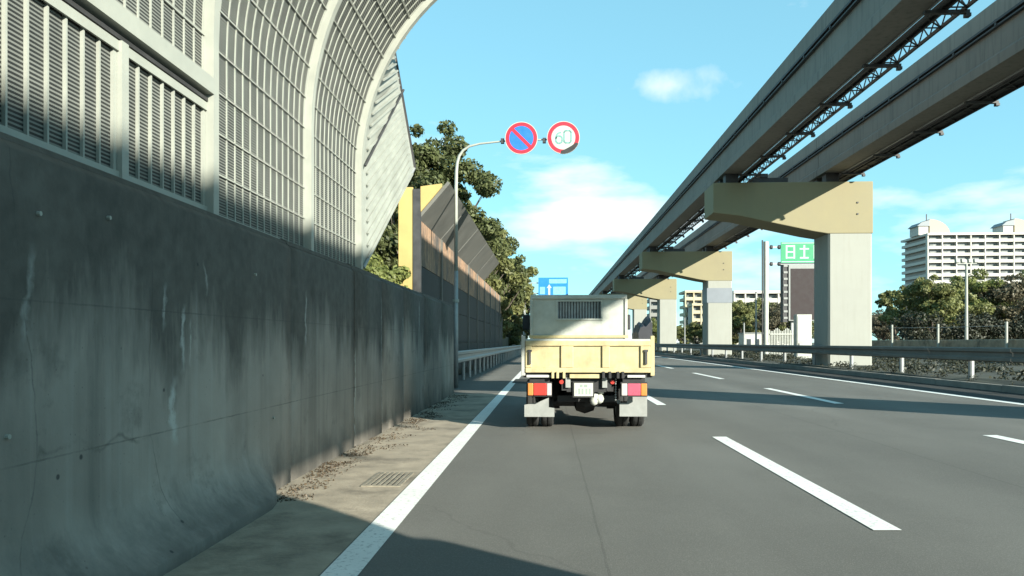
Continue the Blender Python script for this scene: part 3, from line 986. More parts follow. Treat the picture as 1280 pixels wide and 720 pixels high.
# ------------------------------------------------------------------ monorail: piers and two guideway beams
PY0, PSTEP = 31.0, 23.3           # front face of the first pier in view, pier spacing
LBX, RBX, BTOP, BBOT, BW = 6.95, 10.90, 9.62, 8.0, 0.74
PXL, PXR, PD = 11.07, 12.78, 1.72
ord_w = {0: 'nearest', 1: 'second', 2: 'third', 3: 'fourth', 4: 'fifth', 5: 'sixth', 6: 'seventh', 7: 'eighth'}
for k in range(-2, 8):
    y0 = PY0 + PSTEP * k
    y1 = y0 + PD
    if k >= 0:
        lab = {0: 'nearest tall pale concrete monorail pier with cream cantilever cap', 1: 'second monorail pier along the median, with a grey band round its column'}.get(
            k, '%s concrete monorail pier along the median, counted from the camera' % ord_w[k])
    else:
        lab = 'concrete monorail pier standing right of the camera, out of frame' if k == -1 else 'concrete monorail pier behind the camera on the right'
    p = thing('monorail_pier', ((PXL + PXR) / 2, (y0 + y1) / 2, 0), lab, 'pier', 'monorail piers along the median')
    ch = 0.07
    obj('column', MB().prism([(PXL + ch, y0), (PXR - ch, y0), (PXR, y0 + ch), (PXR, y1 - ch), (PXR - ch, y1), (PXL + ch, y1), (PXL, y1 - ch), (PXL, y0 + ch)], -0.3, 5.56, 'z'), M['concrete'], p)
    capx = 6.55
    obj('cap', MB().prism([(PXR + 0.02, 5.562), (PXR + 0.02, 7.62), (capx, 7.62), (capx, 6.42), (capx + 1.0, 6.30), (PXL - 0.6, 5.66), (PXL - 0.02, 5.562)], y0 - 0.02, y1 + 0.02), M['cap'], p, bevel=0.03)
    for bx in (LBX, RBX):
        if k < -1 and bx == LBX:
            continue
        for yy in (y0 + 0.35, y1 - 0.35):
            obj('bearing', MB().box(bx + 0.12, bx + BW - 0.12, yy - 0.22, yy + 0.22, 7.621, BBOT - 0.005), M['steel_dark'], p)
    obj('cable_box', MB().box(LBX + 1.2, LBX + 2.6, y0 + 0.2, y0 + 0.7, 7.621, 7.84).box(LBX + 1.5, LBX + 1.8, y0 + 0.15, y0 + 0.9, 7.845, 8.0), M['steel_dark'], p)
    if k == 1:
        obj('grey_band', MB().box(PXL - 0.02, PXR + 0.02, y0 - 0.025, y1 + 0.02, 4.02, 5.05), M['grey_band'], p)
    for zz in (6.3, 6.75):
        obj('bolt_plate', MB().box(PXR - 0.62, PXR - 0.56, y0 - 0.05, y0 - 0.021, zz, zz + 0.06), M['steel_dark'], p)

for bx, nm, k0 in ((LBX, 'left-hand monorail guideway beam, the one nearer the road, with lattice cable tray', -1),
                   (RBX, 'right-hand monorail guideway beam, farther from the road, resting over the pier columns', -2)):
    tr = thing('monorail_beam', (bx + BW / 2, 40, BBOT), nm, 'monorail beam')
    for k in range(k0, 8):
        y0, y1 = PY0 + PSTEP * k + PD / 2, PY0 + PSTEP * (k + 1) + PD / 2
        a, b = y0 + 0.02, y1 - 0.02
        x0, x1 = bx, bx + BW
        prof = [(x0 + 0.03, BTOP), (x0, BTOP - 0.03), (x0, BTOP - 0.52), (x0 + 0.07, BTOP - 0.60), (x0 + 0.07, BBOT + 0.34), (x0, BBOT + 0.26), (x0, BBOT),
                (x1, BBOT), (x1, BBOT + 0.26), (x1 - 0.07, BBOT + 0.34), (x1 - 0.07, BTOP - 0.60), (x1, BTOP - 0.52), (x1, BTOP - 0.03), (x1 - 0.03, BTOP)]
        gd = obj('girder', MB().prism(prof, a, b), M['beam'], tr)
        obj('power_rail', MB().box(x0 - 0.06, x0 + 0.06, a, b, BTOP - 0.585, BTOP - 0.525).box(x0 - 0.03, x0 + 0.06, a, b, BTOP - 0.68, BTOP - 0.64), M['steel_dark'], gd)
        obj('conduit', MB().tube([(x1 - 0.02, a, BBOT - 0.03), (x1 - 0.02, b, BBOT - 0.03)], 0.025, 6), M['steel'], gd)
        ins = MB()
        for j in range(12):
            yy = a + 0.9 + j * (b - a - 1.8) / 11
            ins.box(x0 - 0.05, x0 + 0.068, yy - 0.04, yy + 0.04, BTOP - 0.66, BTOP - 0.51)
        obj('insulators', ins, M['steel_dark'], gd)
        tray = MB()
        ta, tb, zz = x1 + 0.06, x1 + 0.60, BBOT - 0.12
        for xx in (ta, (ta + tb) / 2 - 0.1, tb):
            tray.box(xx - 0.025, xx + 0.025, a, b, zz, zz + 0.07)
        tray.box(ta - 0.03, (ta + tb) / 2 - 0.1 if bx == LBX else tb + 0.03, a, b, zz + 0.075, zz + 0.095)
        tray.box(tb - 0.02, tb + 0.02, a, b, zz + 0.30, zz + 0.34)
        if k < 3:
            nn_ = 46
            for j in range(nn_):
                ya, yb = a + (b - a) * j / nn_, a + (b - a) * (j + 1) / nn_
                tray.bar((tb, ya, zz + 0.02), (tb, (ya + yb) / 2, zz + 0.32), 0.022).bar((tb, (ya + yb) / 2, zz + 0.32), (tb, yb, zz + 0.02), 0.022)
                tray.bar((ta, ya, zz + 0.03), (tb, yb if j % 2 else ya, zz + 0.03), 0.025)
        for j in range(8):
            yy = a + 1.2 + j * (b - a - 2.4) / 7
            tray.box(x1 - 0.2, tb + 0.08, yy - 0.05, yy + 0.05, zz - 0.07, zz - 0.002)
            tray.box(tb + 0.0, tb + 0.10, yy - 0.06, yy + 0.06, zz - 0.14, zz - 0.072)
        obj('cable_tray', tray, M['steel_dark'], gd)
        if bx == RBX:
            obj('cable_cover', MB().box(tb + 0.03, tb + 0.09, a, b, zz + 0.04, zz + 0.28), M['steel'], gd)

# ------------------------------------------------------------------ dump truck
TY = 10.6
TX0, TX1 = -0.375, 1.445
TXC = (TX0 + TX1) / 2
tk = thing('dump_truck', (TXC, 13, 0), 'small worn dump truck with cream tailgate driving ahead in the left lane', 'truck')
# bed
obj('bed_floor', MB().box(TX0 + 0.03, TX1 - 0.03, TY + 0.07, TY + 3.25, 0.84, 0.90), M['cream'], tk)
for s, x0, x1 in ((0, TX0, TX0 + 0.045), (1, TX1 - 0.045, TX1)):
    m = MB().box(x0, x1, TY + 0.08, TY + 3.25, 0.80, 1.27)
    for j in range(4):
        yy = TY + 0.4 + j * 0.85
        m.box(x0 - 0.02 if s == 0 else x1 + 0.001, x0 - 0.001 if s == 0 else x1 + 0.02, yy, yy + 0.06, 0.80, 1.26)
    obj('side_gate', m, M['cream'], tk, bevel=0.006)
    obj('stake_post', MB().box(x0 - 0.005, x1 + 0.005, TY + 0.02, TY + 0.078, 0.79, 1.34), M['cream'] if s else M['pale_green'], tk, bevel=0.006)
tg = obj('tailgate', MB().box(TX0 + 0.05, TX1 - 0.05, TY + 0.03, TY + 0.06, 0.835, 1.27), M['cream'], tk, bevel=0.004)
fr = MB()
X0, X1 = TX0 + 0.052, TX1 - 0.052
W = X1 - X0
fr.box(X0, X1, TY, TY + 0.03, 1.20, 1.272).box(X0, X1, TY, TY + 0.03, 0.833, 0.90)
obj('rail', fr, M['cream'], tg, bevel=0.008)
for (u0, u1) in ((0.0, 0.05), (0.285, 0.385), (0.615, 0.675), (0.92, 1.0)):
    obj('rib', MB().box(X0 + W * u0, X0 + W * u1, TY + 0.001, TY + 0.03, 0.901, 1.199), M['cream'], tg, bevel=0.008)
obj('top_edge', MB().tube([(X0, TY + 0.03, 1.277), (X1, TY + 0.03, 1.277)], 0.02, 8), M['pale_green'], tg)
for px in (691, 697, 705, 754, 762, 772, 778):
    q = at(px, 468, TY)
    obj('hinge', MB().box(q.x - 0.018, q.x + 0.018, TY - 0.015, TY + 0.06, 0.755, 0.85), M['cream'] if px % 2 else M['black'], tg, bevel=0.004)
obj('rear_sill', MB().box(TX0 + 0.02, TX1 - 0.02, TY + 0.07, TY + 0.14, 0.765, 0.825), M['black'], tk)
for px0, px1 in ((658, 688), (784, 806)):
    a, b = at(px0, 470, TY), at(px1, 470, TY)
    obj('bumper_strip', MB().box(a.x, b.x, TY + 0.03, TY + 0.068, 0.765, 0.80), M['truck_white'], tk, bevel=0.004)
a, b = at(712, 470, TY), at(750, 470, TY)
obj('bumper_strip', MB().box(a.x, b.x, TY + 0.03, TY + 0.068, 0.755, 0.812), M['cream'], tk, bevel=0.004)
# headboard and guard frame behind the cab
HY = TY + 3.28
hx0, hx1 = -0.35, 1.42
wx0, wx1, wz0, wz1 = 0.16, 0.94, 1.68, 1.985
zt = 2.085
hb = MB()
hb.prism([(hx0, 0.85), (hx0 + 0.03, zt), (wx0, zt), (wx0, 0.85)], HY, HY + 0.04)
hb.prism([(wx1, 0.85), (wx1, zt), (hx1 - 0.03, zt), (hx1, 0.85)], HY, HY + 0.04)
hb.box(wx0 + 0.0005, wx1 - 0.0005, HY + 0.001, HY + 0.039, 0.85, wz0).box(wx0 + 0.0005, wx1 - 0.0005, HY + 0.001, HY + 0.039, wz1, zt - 0.001)
head = obj('headboard', hb, M['pale_green'], tk)
obj('frame_rail', MB().box(hx0 + 0.02, hx1 - 0.02, HY - 0.03, HY - 0.001, zt - 0.05, zt + 0.02), M['pale_green'], head, bevel=0.006)
obj('frame_rail', MB().box(hx0 - 0.01, hx1 + 0.01, HY - 0.03, HY - 0.001, 1.33, 1.38), M['cream'], head, bevel=0.006)
for xx in (hx0 + 0.01, hx1 - 0.06):
    obj('frame_upright', MB().box(xx, xx + 0.05, HY - 0.028, HY - 0.001, 0.91, zt - 0.051), M['pale_green'], head, bevel=0.006)
obj('window_frame', MB().box(wx0 - 0.03, wx0, HY - 0.015, HY - 0.001, wz0 - 0.03, wz1 + 0.03).box(wx1, wx1 + 0.03, HY - 0.015, HY - 0.001, wz0 - 0.03, wz1 + 0.03)
    .box(wx0 + 0.001, wx1 - 0.001, HY - 0.015, HY - 0.001, wz1, wz1 + 0.03).box(wx0 + 0.001, wx1 - 0.001, HY - 0.015, HY - 0.001, wz0 - 0.03, wz0), M['pale_green'], head)
for j in range(15):
    xx = wx0 + 0.03 + j * (wx1 - wx0 - 0.06) / 14
    obj('window_bar', MB().tube([(xx, HY + 0.02, wz0 - 0.005), (xx, HY + 0.02, wz1 + 0.005)], 0.008, 6), M['black'], head)
# cab
cb = MB().prism([(HY + 0.10, 0.75), (HY + 0.10, 2.02), (HY + 0.25, 2.08), (HY + 1.25, 2.05), (HY + 1.62, 1.30), (HY + 1.68, 0.55), (HY + 0.6, 0.45)], -0.30, 1.37, 'x')
cab = obj('cab', cb, M['truck_white'], tk, bevel=0.05)
obj('rear_window', MB().box(0.0, 1.07, HY + 0.088, HY + 0.099, 1.60, 2.0), M['window_pane'], cab)
for xx in (-0.312, 1.371):
    obj('side_window', MB().prism([(HY + 0.35, 1.35), (HY + 0.35, 1.92), (HY + 1.15, 1.92), (HY + 1.42, 1.35)], xx, xx + 0.011, 'x'), M['glass'], cab)
for xx, s in ((-0.52, -1), (1.46, 1)):
    mr = obj('mirror', MB().box(xx, xx + 0.15, HY + 1.35, HY + 1.40, 1.50, 1.80), M['black'], cab, bevel=0.02)
    obj('mirror_arm', MB().tube([(xx + 0.075, HY + 1.38, 1.5), (0.535 + s * 0.82, HY + 1.38, 1.36)], 0.012, 6), M['black'], mr)
# chassis
for xx in (0.18, 0.80):
    obj('chassis_rail', MB().box(xx, xx + 0.07, TY + 0.12, HY + 1.3, 0.58, 0.74), M['black'], tk)
obj('cross_member', MB().box(0.251, 0.799, TY + 0.13, TY + 0.18, 0.56, 0.74), M['black'], tk)
AX, RW = TY + 0.88, 0.355
obj('rear_axle', MB().tube([(-0.1, AX, RW), (1.17, AX, RW)], 0.055, 10).lathe([(0.02, -0.17), (0.12, -0.13), (0.165, 0), (0.12, 0.13), (0.02, 0.17)], (0.535, AX, RW), 'x', 16), M['black'], tk)
obj('subframe', MB().box(-0.2, 1.27, TY + 0.2, HY + 0.2, 0.745, 0.80), M['black'], tk)


def wheel(xc, yc, w, par):
    r = RW
    tw = obj('wheel', MB().lathe([(r * 0.6, -w / 2 + 0.02), (r * 0.62, -w / 2), (r * 0.9, -w / 2), (r * 0.985, -w / 2 + 0.025), (r, -w / 2 + 0.05), (r, -0.012), (r - 0.014, -0.008), (r - 0.014, 0.008), (r, 0.012),
                                  (r, w / 2 - 0.05), (r * 0.985, w / 2 - 0.025), (r * 0.9, w / 2), (r * 0.62, w / 2), (r * 0.6, w / 2 - 0.02)], (xc, yc, r), 'x', 32), M['rubber'], par)
    obj('rim', MB().lathe([(r * 0.58, -w / 2 + 0.015), (r * 0.5, -w / 2 + 0.04), (r * 0.2, -w / 2 + 0.03), (r * 0.2, w / 2 - 0.03), (r * 0.5, w / 2 - 0.04), (r * 0.58, w / 2 - 0.015)], (xc, yc, r), 'x', 24), M['steel'], tw)


for xc in (-0.235, -0.02, 1.075, 1.295):
    wheel(xc, AX, 0.185, tk)
for xc in (-0.2, 1.27):
    wheel(xc, HY + 0.95, 0.185, tk)
obj('hoist_housing', MB().box(0.28, 0.78, TY + 1.05, TY + 1.5, 0.30, 0.74), M['black'], tk, bevel=0.03)
obj('underside_blackout', MB().box(-0.28, 0.17, TY + 1.42, TY + 1.45, 0.22, 0.76).box(0.90, 1.35, TY + 1.42, TY + 1.45, 0.22, 0.76), M['black'], tk)  # black plates added to block daylight and keep the underside dark
obj('rear_underrun', MB().box(0.12, 0.96, TY + 0.36, TY + 0.42, 0.40, 0.50), M['black'], tk, bevel=0.01)
obj('air_tank', MB().tube([(0.1, TY + 2.0, 0.48), (0.98, TY + 2.0, 0.48)], 0.14, 12), M['black'], tk)
# tail lights, flaps, plates
for side, x0, x1 in (('l', at(659, 0, TY).x, at(690, 0, TY).x), ('r', at(776, 0, TY).x, at(809, 0, TY).x)):
    z0, z1 = 0.515, 0.685
    L = obj('tail_light', MB().box(x0, x1, TY + 0.06, TY + 0.13, z0 - 0.015, z1 + 0.015), M['black'], tk)
    w = x1 - x0
    parts = ((0.02, 0.24, 'amber'), (0.25, 0.78, 'red_lens'), (0.79, 0.98, 'clear')) if side == 'l' else ((0.02, 0.24, 'clear'), (0.25, 0.74, 'faded_lens'), (0.75, 0.98, 'amber'))
    for u0, u1, mt in parts:
        obj('lens', MB().box(x0 + w * u0, x0 + w * u1, TY + 0.035, TY + 0.06, z0, z1), M[mt], L, bevel=0.01)
    obj('light_bracket', MB().box(x0 + 0.03, x1 - 0.03, TY + 0.09, TY + 0.13, z1 + 0.016, 0.764), M['black'], L)
fl = [(655.5, 506), (672, 503), (686, 497), (686, 509), (693, 510), (693, 521), (655.5, 521)]
y_f = TY + 0.32
obj('mudflap', MB().prism([(at(px, py, y_f).x, at(px, py, y_f).z) for px, py in fl], y_f, y_f + 0.012), M['flap'], tk)
fl = [(774, 503), (783, 503), (785, 494), (808, 494), (808, 520), (774, 520)]
obj('mudflap', MB().prism([(at(px, py, y_f).x, at(px, py, y_f).z) for px, py in fl], y_f, y_f + 0.012), M['flap'], tk)
a, b = at(718, 479, TY), at(741.5, 495.5, TY)
obj('plate_holder', MB().box(a.x - 0.02, b.x + 0.02, TY + 0.10, TY + 0.125, b.z - 0.02, a.z + 0.02), M['black'], tk)
npl = obj('number_plate', MB().box(a.x, b.x, TY + 0.092, TY + 0.099, b.z, a.z), M['plate'], tk)
for j, (u0, u1, v0, v1) in enumerate(((0.08, 0.13, 0.2, 0.5), (0.22, 0.33, 0.14, 0.58), (0.39, 0.50, 0.14, 0.58), (0.60, 0.71, 0.14, 0.58), (0.77, 0.88, 0.14, 0.58), (0.3, 0.45, 0.68, 0.88), (0.52, 0.70, 0.68, 0.88))):
    w, h = b.x - a.x, a.z - b.z
    obj('plate_mark', MB().box(a.x + w * u0, a.x + w * u1, TY + 0.0905, TY + 0.0918, b.z + h * v0, b.z + h * v1), M['plate_ink'], npl)
a = at(746, 494, TY + 0.2)
wb = MB()
wr = random.Random(4)
for j in range(7):
    c = a + Vector((wr.uniform(-0.06, 0.06), wr.uniform(-0.02, 0.03), wr.uniform(-0.13, 0.13)))
    wb.lathe([(0.012, -0.07), (0.05, -0.045), (0.065, 0.0), (0.05, 0.045), (0.012, 0.07)], c, 'z', 9)
obj('hanging_rags', wb, M['plate'], tk, smooth=True)
for px in (710, 756):
    q = at(px, 474, TY)
    obj('hinge_bracket', MB().box(q.x - 0.035, q.x + 0.035, TY + 0.075, TY + 0.13, 0.62, 0.765), M['flap'], tk, bevel=0.006)
obj('exhaust_pipe', MB().tube([(1.0, AX - 0.4, 0.40), (0.96, AX + 1.8, 0.42)], 0.03, 10), M['steel'], tk)
obj('spring_pack', MB().box(0.16, 0.24, AX - 0.5, AX + 0.5, 0.42, 0.5).box(0.82, 0.90, AX - 0.5, AX + 0.5, 0.42, 0.5), M['black'], tk)
ch_ = MB()
for j in range(9):
    ch_.lathe([(0.004, -0.016), (0.016, 0), (0.004, 0.016)], (0.93, TY + 0.16, 0.74 - j * 0.036), 'z', 6)
obj('hanging_chain', ch_, M['steel'], tk)
obj('fuel_tank', MB().box(-0.28, 0.12, TY + 1.7, TY + 2.3, 0.42, 0.7), M['black'], tk, bevel=0.03)

for xx, sg in ((TX0 + 0.10, 1), (TX1 - 0.13, -1)):
    obj('latch', MB().box(xx, xx + 0.03, TY - 0.03, TY - 0.001, 0.95, 1.12).box(xx - 0.012, xx + 0.042, TY - 0.025, TY - 0.0015, 1.121, 1.15), M['steel_dark'], tg)
for xx in (at(702, 0, TY).x, at(766, 0, TY).x):
    obj('reflector', MB().lathe([(0.03, 0), (0.03, 0.012), (0.022, 0.018)], (xx, TY + 0.10, 0.70), 'y', 12), M['red_lens'], tk)
obj('bed_lip', MB().box(hx0 + 0.02, hx1 - 0.02, HY - 0.10, HY - 0.031, 0.92, 1.10), M['cream'], tk)
# folded tarp hung over the right gate
tp = MB()
prof = [(1.30, 1.22), (1.29, 1.40), (1.32, 1.52), (1.36, 1.56), (1.40, 1.53), (1.44, 1.62), (1.475, 1.66), (1.49, 1.58), (1.495, 1.42), (1.485, 1.20), (1.462, 1.20), (1.462, 1.285), (1.385, 1.285), (1.385, 1.22)]
vs = []
tr_ = random.Random(11)
stations = 9
for i in range(stations):
    f = i / (stations - 1)
    e = 0.75 + 0.25 * math.sin(math.pi * f)
    for (x, z) in prof:
        k = 1 if z > 1.29 else 0
        vs.append((x + tr_.uniform(-0.006, 0.006) * k, TY + 0.55 + f * 0.9, z if not k else 1.29 + (z - 1.29) * e + tr_.uniform(-0.015, 0.015)))
n = len(prof)
fs = [(i * n + j, i * n + (j + 1) % n, (i + 1) * n + (j + 1) % n, (i + 1) * n + j) for i in range(stations - 1) for j in range(n)]
fs += [tuple(range(n)), tuple(range((stations - 1) * n, stations * n))]
obj('folded_tarp', tp.add(vs, fs), M['tarp'], label='dark folded tarpaulin bundled over the right side of the truck bed', cat='tarpaulin')

# ------------------------------------------------------------------ trees and plants


def leaf_mesh(name, centres, radii, n, size, rng, flat=0.75, mat=None):
    centres = np.array(centres)
    radii = np.array(radii)
    w = radii ** 2
    idx = rng.choice(len(centres), n, p=w / w.sum())
    d = rng.normal(size=(n, 3))
    d /= np.linalg.norm(d, axis=1, keepdims=True)
    rr = rng.uniform(0.35, 1.0, n) ** 0.6
    pos = centres[idx] + d * (radii[idx] * rr)[:, None] * np.array([1, 1, flat])
    nrm = d + rng.normal(size=(n, 3)) * 0.7 + np.array([0, 0, 0.35])
    nrm /= np.linalg.norm(nrm, axis=1, keepdims=True)
    t = np.cross(nrm, rng.normal(size=(n, 3)))
    t /= np.linalg.norm(t, axis=1, keepdims=True)
    b = np.cross(nrm, t)
    s = size * rng.uniform(0.6, 1.35, n)[:, None]
    v = np.empty((n, 4, 3))
    v[:, 0] = pos - t * s
    v[:, 1] = pos + b * s * 0.55 + nrm * s * 0.15
    v[:, 2] = pos + t * s
    v[:, 3] = pos - b * s * 0.55 + nrm * s * 0.15
    me = bpy.data.meshes.new(name)
    me.vertices.add(n * 4)
    me.vertices.foreach_set('co', v.reshape(-1).astype(np.float32))
    me.loops.add(n * 4)
    me.loops.foreach_set('vertex_index', np.arange(n * 4, dtype=np.int32))
    me.polygons.add(n)
    me.polygons.foreach_set('loop_start', np.arange(0, n * 4, 4, dtype=np.int32))
    me.polygons.foreach_set('loop_total', np.full(n, 4, dtype=np.int32))
    me.update(calc_edges=True)
    if mat:
        me.materials.append(mat)
    return me


def tree(name, label, loc, h, cr, seed, mat, nleaf=6000, leaf=0.17, base=0.25, nclump=46, cat='tree', group=None, shape=1.0, trunk_r=None):
    rng = np.random.default_rng(seed)
    r = random.Random(seed)
    t = thing(name, loc, label, cat, group)
    bz, top = h * base, h
    mid, hz = (bz + top) / 2, (top - bz) / 2
    cs, rs = [], []
    while len(cs) < nclump:
        p = np.array([r.uniform(-1, 1), r.uniform(-1, 1), r.uniform(-1, 1)])
        q = np.linalg.norm(p)
        if q > 1 or q < 0.25:
            continue
        wz = 1.0 if p[2] < 0 else 1.0 - 0.35 * p[2] * shape
        k = r.uniform(0.8, 1.2)
        c = np.array([p[0] * cr * wz * k, p[1] * cr * wz * k, mid + p[2] * hz * 0.9 * k])
        cs.append(c)
        rs.append(cr * r.uniform(0.12, 0.30) * (0.8 if q > 0.8 else 1))
    me = leaf_mesh('crown', cs, rs, nleaf, leaf, rng, mat=mat)
    cw = bpy.data.objects.new('crown', me)
    COL.objects.link(cw)
    cw.parent = t
    tr0 = trunk_r or h * 0.022
    m = MB()
    pts, rad = [], []
    lean = (r.uniform(-0.05, 0.05) * h, r.uniform(-0.05, 0.05) * h)
    for i in range(8):
        f = i / 7
        pts.append((lean[0] * f * f + r.uniform(-1, 1) * 0.01 * h, lean[1] * f * f + r.uniform(-1, 1) * 0.01 * h, -0.3 + f * h * 0.86))
        rad.append(tr0 * (1.25 if i == 0 else 1) * (1 - 0.85 * f))
    m.tube(pts, rad, 8)
    for c in cs[::2]:
        f = max(0.15, min(0.8, (c[2] - h * 0.15) / h))
        i = int(f * 7)
        a = Vector(pts[i])
        bb = Vector(c)
        mid_ = a.lerp(bb, 0.55) + Vector((r.uniform(-.1, .1), r.uniform(-.1, .1), -0.04 * h))
        m.tube([a, mid_, bb], [rad[i] * 0.5, rad[i] * 0.32, 0.012], 5)
    tk_ = obj('trunk', m, M['bark'])
    tk_.parent = t
    return t


# left: trees behind the rusty barrier
left_trees = [
    ('tall dark evergreen behind the sign pole, its top rising beside the no-parking sign', (592, 46), -6.9, 14.4, 4.0, 'leaf_a', 16000),
    ('dense olive tree behind the rusty barrier, right of the tallest evergreen', (622, 54), -5.4, 11.6, 3.3, 'leaf_b', 14000),
    ('broad dark tree leaning over the far end of the rusty barrier', (640, 66), -5.2, 12.4, 3.4, 'leaf_a', 13000),
    ('olive tree at the far end of the row, just left of the blue guide sign', (650, 84), -5.2, 12.6, 3.6, 'leaf_b', 11000),
    ('last dark tree of the left row, low behind the truck cab', (660, 104), -5.4, 12.0, 3.8, 'leaf_a', 8000),
]
for i, (lab, (px, zc), X, h, cr, mt, n) in enumerate(left_trees):
    yy = zc
    tree('evergreen_tree', lab, (X, yy, 1.7), h - 1.7, cr, 20 + i, M[mt], int(n * 2.2), 0.135 if zc < 70 else 0.18, base=0.10 if i < 1 else 0.0, nclump=95, group='trees behind the rusty barrier')
tree('evergreen_tree', 'dark green tree seen through the gap between the white barrier wing and ochre end', (-7.2, 27.0, 1.7), 5.6, 2.3, 41, M['leaf_a'], 7000, 0.13, base=0.1, nclump=50, group='trees behind the rusty barrier')
tree('evergreen_tree', 'leafy tree top showing above the ochre end of the rusty barrier', (-6.6, 33.0, 1.7), 7.0, 2.5, 42, M['leaf_b'], 7000, 0.14, base=0.1, nclump=50, group='trees behind the rusty barrier')
tree('shrub', 'bright green shrub growing above the wall left of the ochre panel', (-4.35, 19.2, 1.75), 1.75, 1.05, 43, M['leaf_c'], 6000, 0.07, base=0.0, nclump=50, cat='shrub')
tree('shrub', 'pale green shrub at the foot of the white barrier wing', (-3.7, 14.6, 1.75), 1.3, 0.75, 44, M['leaf_c'], 4000, 0.06, base=0.0, nclump=40, cat='shrub')

for k, (yy, X, h, lab) in enumerate(((60, -4.6, 4.6, 'leafy shrub where the rusty barrier ends, left of the truck'), (72, -4.3, 5.2, 'bushy shrub below the row of trees, second beyond the barrier end'),
                                 (88, -4.2, 5.0, 'low shrub just left of the truck cab, third beyond the barrier end'), (108, -4.2, 5.5, 'farthest shrub of the left roadside, mostly behind the truck'))):
    tree('shrub', lab, (X, yy, 0.0), h, 1.75, 80 + k, M['leaf_a' if k % 2 else 'leaf_b'], 7000, 0.13, base=0.0, nclump=50, cat='shrub', group='shrubs beyond the rusty barrier')
# right: park trees; a few masters, then copies
GR = 'trees beyond the right guardrail'


def ground_at(px, zc):
    q = at(px, 428, zc)
    return (q.x, q.y, VERGE_Z)


t1 = tree('park_tree', 'rounded olive tree in front of the white apartment block, left of the lamp post', ground_at(1166, 72), 8.0, 3.6, 61, M['leaf_b'], 17000, 0.14, base=0.05, nclump=80, group=GR)
t2 = tree('park_tree', 'broad green tree directly behind the slim lamp post', ground_at(1212, 76), 8.4, 3.8, 62, M['leaf_c'], 17000, 0.14, base=0.05, nclump=80, group=GR)
t3 = tree('park_tree', 'dull brown-green tree at the right edge of the picture', ground_at(1268, 74), 8.2, 3.6, 63, M['leaf_d'], 17000, 0.13, base=0.07, nclump=80, group=GR)
t4 = tree('park_tree', 'small tree just right of the nearest pier, left of the apartment block', ground_at(1119, 85), 7.6, 2.1, 64, M['leaf_b'], 4000, 0.18, base=0.35, nclump=34, group=GR)
copy_tree(t1, ground_at(1238, 84), 1.0, 1.06, 'olive tree right of the lamp post, half hidden by its neighbours')
copy_tree(t3, ground_at(1143, 96), 2.0, 0.82, 'dull low tree between the small tree and the rounded olive tree')
copy_tree(t2, ground_at(1300, 82), 2.6, 1.05, 'green tree cut by the right edge of the picture')
copy_tree(t3, ground_at(1105, 110), 0.7, 0.72, 'reddish-brown low tree beside the nearest pier column')
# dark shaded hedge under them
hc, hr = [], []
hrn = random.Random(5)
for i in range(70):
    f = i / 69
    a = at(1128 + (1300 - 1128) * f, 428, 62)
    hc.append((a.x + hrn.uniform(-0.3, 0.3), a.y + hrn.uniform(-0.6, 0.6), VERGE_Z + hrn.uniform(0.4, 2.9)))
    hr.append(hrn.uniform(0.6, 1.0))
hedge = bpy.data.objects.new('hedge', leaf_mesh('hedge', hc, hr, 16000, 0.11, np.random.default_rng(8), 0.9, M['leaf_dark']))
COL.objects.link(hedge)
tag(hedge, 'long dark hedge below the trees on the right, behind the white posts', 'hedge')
# mid-distance trees seen under the monorail
mid_sp = [(926, 130, 1.12, 'dark tree immediately right of the second pier, under the long low building'), (943, 150, 1.35, 'tall round tree directly behind the low white hut'),
          (968, 120, 0.95, 'low tree just right of the thick sign post'), (990, 140, 0.9, 'tree behind the foot of the message board'),
          (912, 170, 1.1, 'tree almost hidden behind the banded second pier'), (870, 175, 0.8, 'small tree below the yellow-cream building'),
          (884, 200, 0.95, 'tree close against the left edge of the second pier'), (835, 210, 0.9, 'tree almost hidden behind the third pier'),
          (1000, 118, 0.8, 'low tree behind the white equipment cabinet'), (855, 190, 0.75, 'small tree close right of the third pier'),
          (1098, 135, 0.9, 'far tree touching the right edge of the nearest pier column'), (820, 240, 1.1, 'farthest tree, just right of the dump truck'),
          (957, 140, 1.15, 'tree directly behind the thick pale sign post')]
masters = [t1, t4, t3, t2]
for i, (px, zc, s, lab) in enumerate(mid_sp):
    q = at(px, 428, zc)
    copy_tree(masters[i % 4 if i % 4 != 1 else 0], (q.x, q.y, VERGE_Z - (0.4 if zc > 190 else 0)), i * 1.3, s, lab, 'distant trees between the piers')

# weeds along the verge
wc, wr_ = [], []
wrn = random.Random(9)
for i in range(420):
    y = wrn.uniform(8, 90)
    x = KERB_X + 0.25 + abs(wrn.gauss(0, 0.5)) if wrn.random() < 0.6 else wrn.uniform(10.6, 15)
    wc.append((x, y, VERGE_Z + wrn.uniform(0.0, 0.06)))
    wr_.append(wrn.uniform(0.06, 0.17))
weeds = bpy.data.objects.new('weeds', leaf_mesh('weeds', wc, wr_, 12000, 0.03, np.random.default_rng(12), 0.7, M['leaf_dark']))
COL.objects.link(weeds)
tag(weeds, 'low dry weeds and grass along the right verge under the guardrail', 'weeds', kind='stuff')

# leaf litter and grit along the wall foot
lr = random.Random(17)
lc, lrad = [], []
for i in range(160):
    y = 5.9 + 12.5 * lr.random() ** 1.2
    lc.append((-2.24 + abs(lr.gauss(0, 0.16)), y, 0.008))
    lrad.append(lr.uniform(0.05, 0.22))
litter = bpy.data.objects.new('leaf_litter', leaf_mesh('leaf_litter', lc, lrad, 3000, 0.014, np.random.default_rng(31), 0.06, M['litter']))
COL.objects.link(litter)
tag(litter, 'brown leaf litter and grit along the foot of the stained wall', 'leaf litter', kind='stuff')
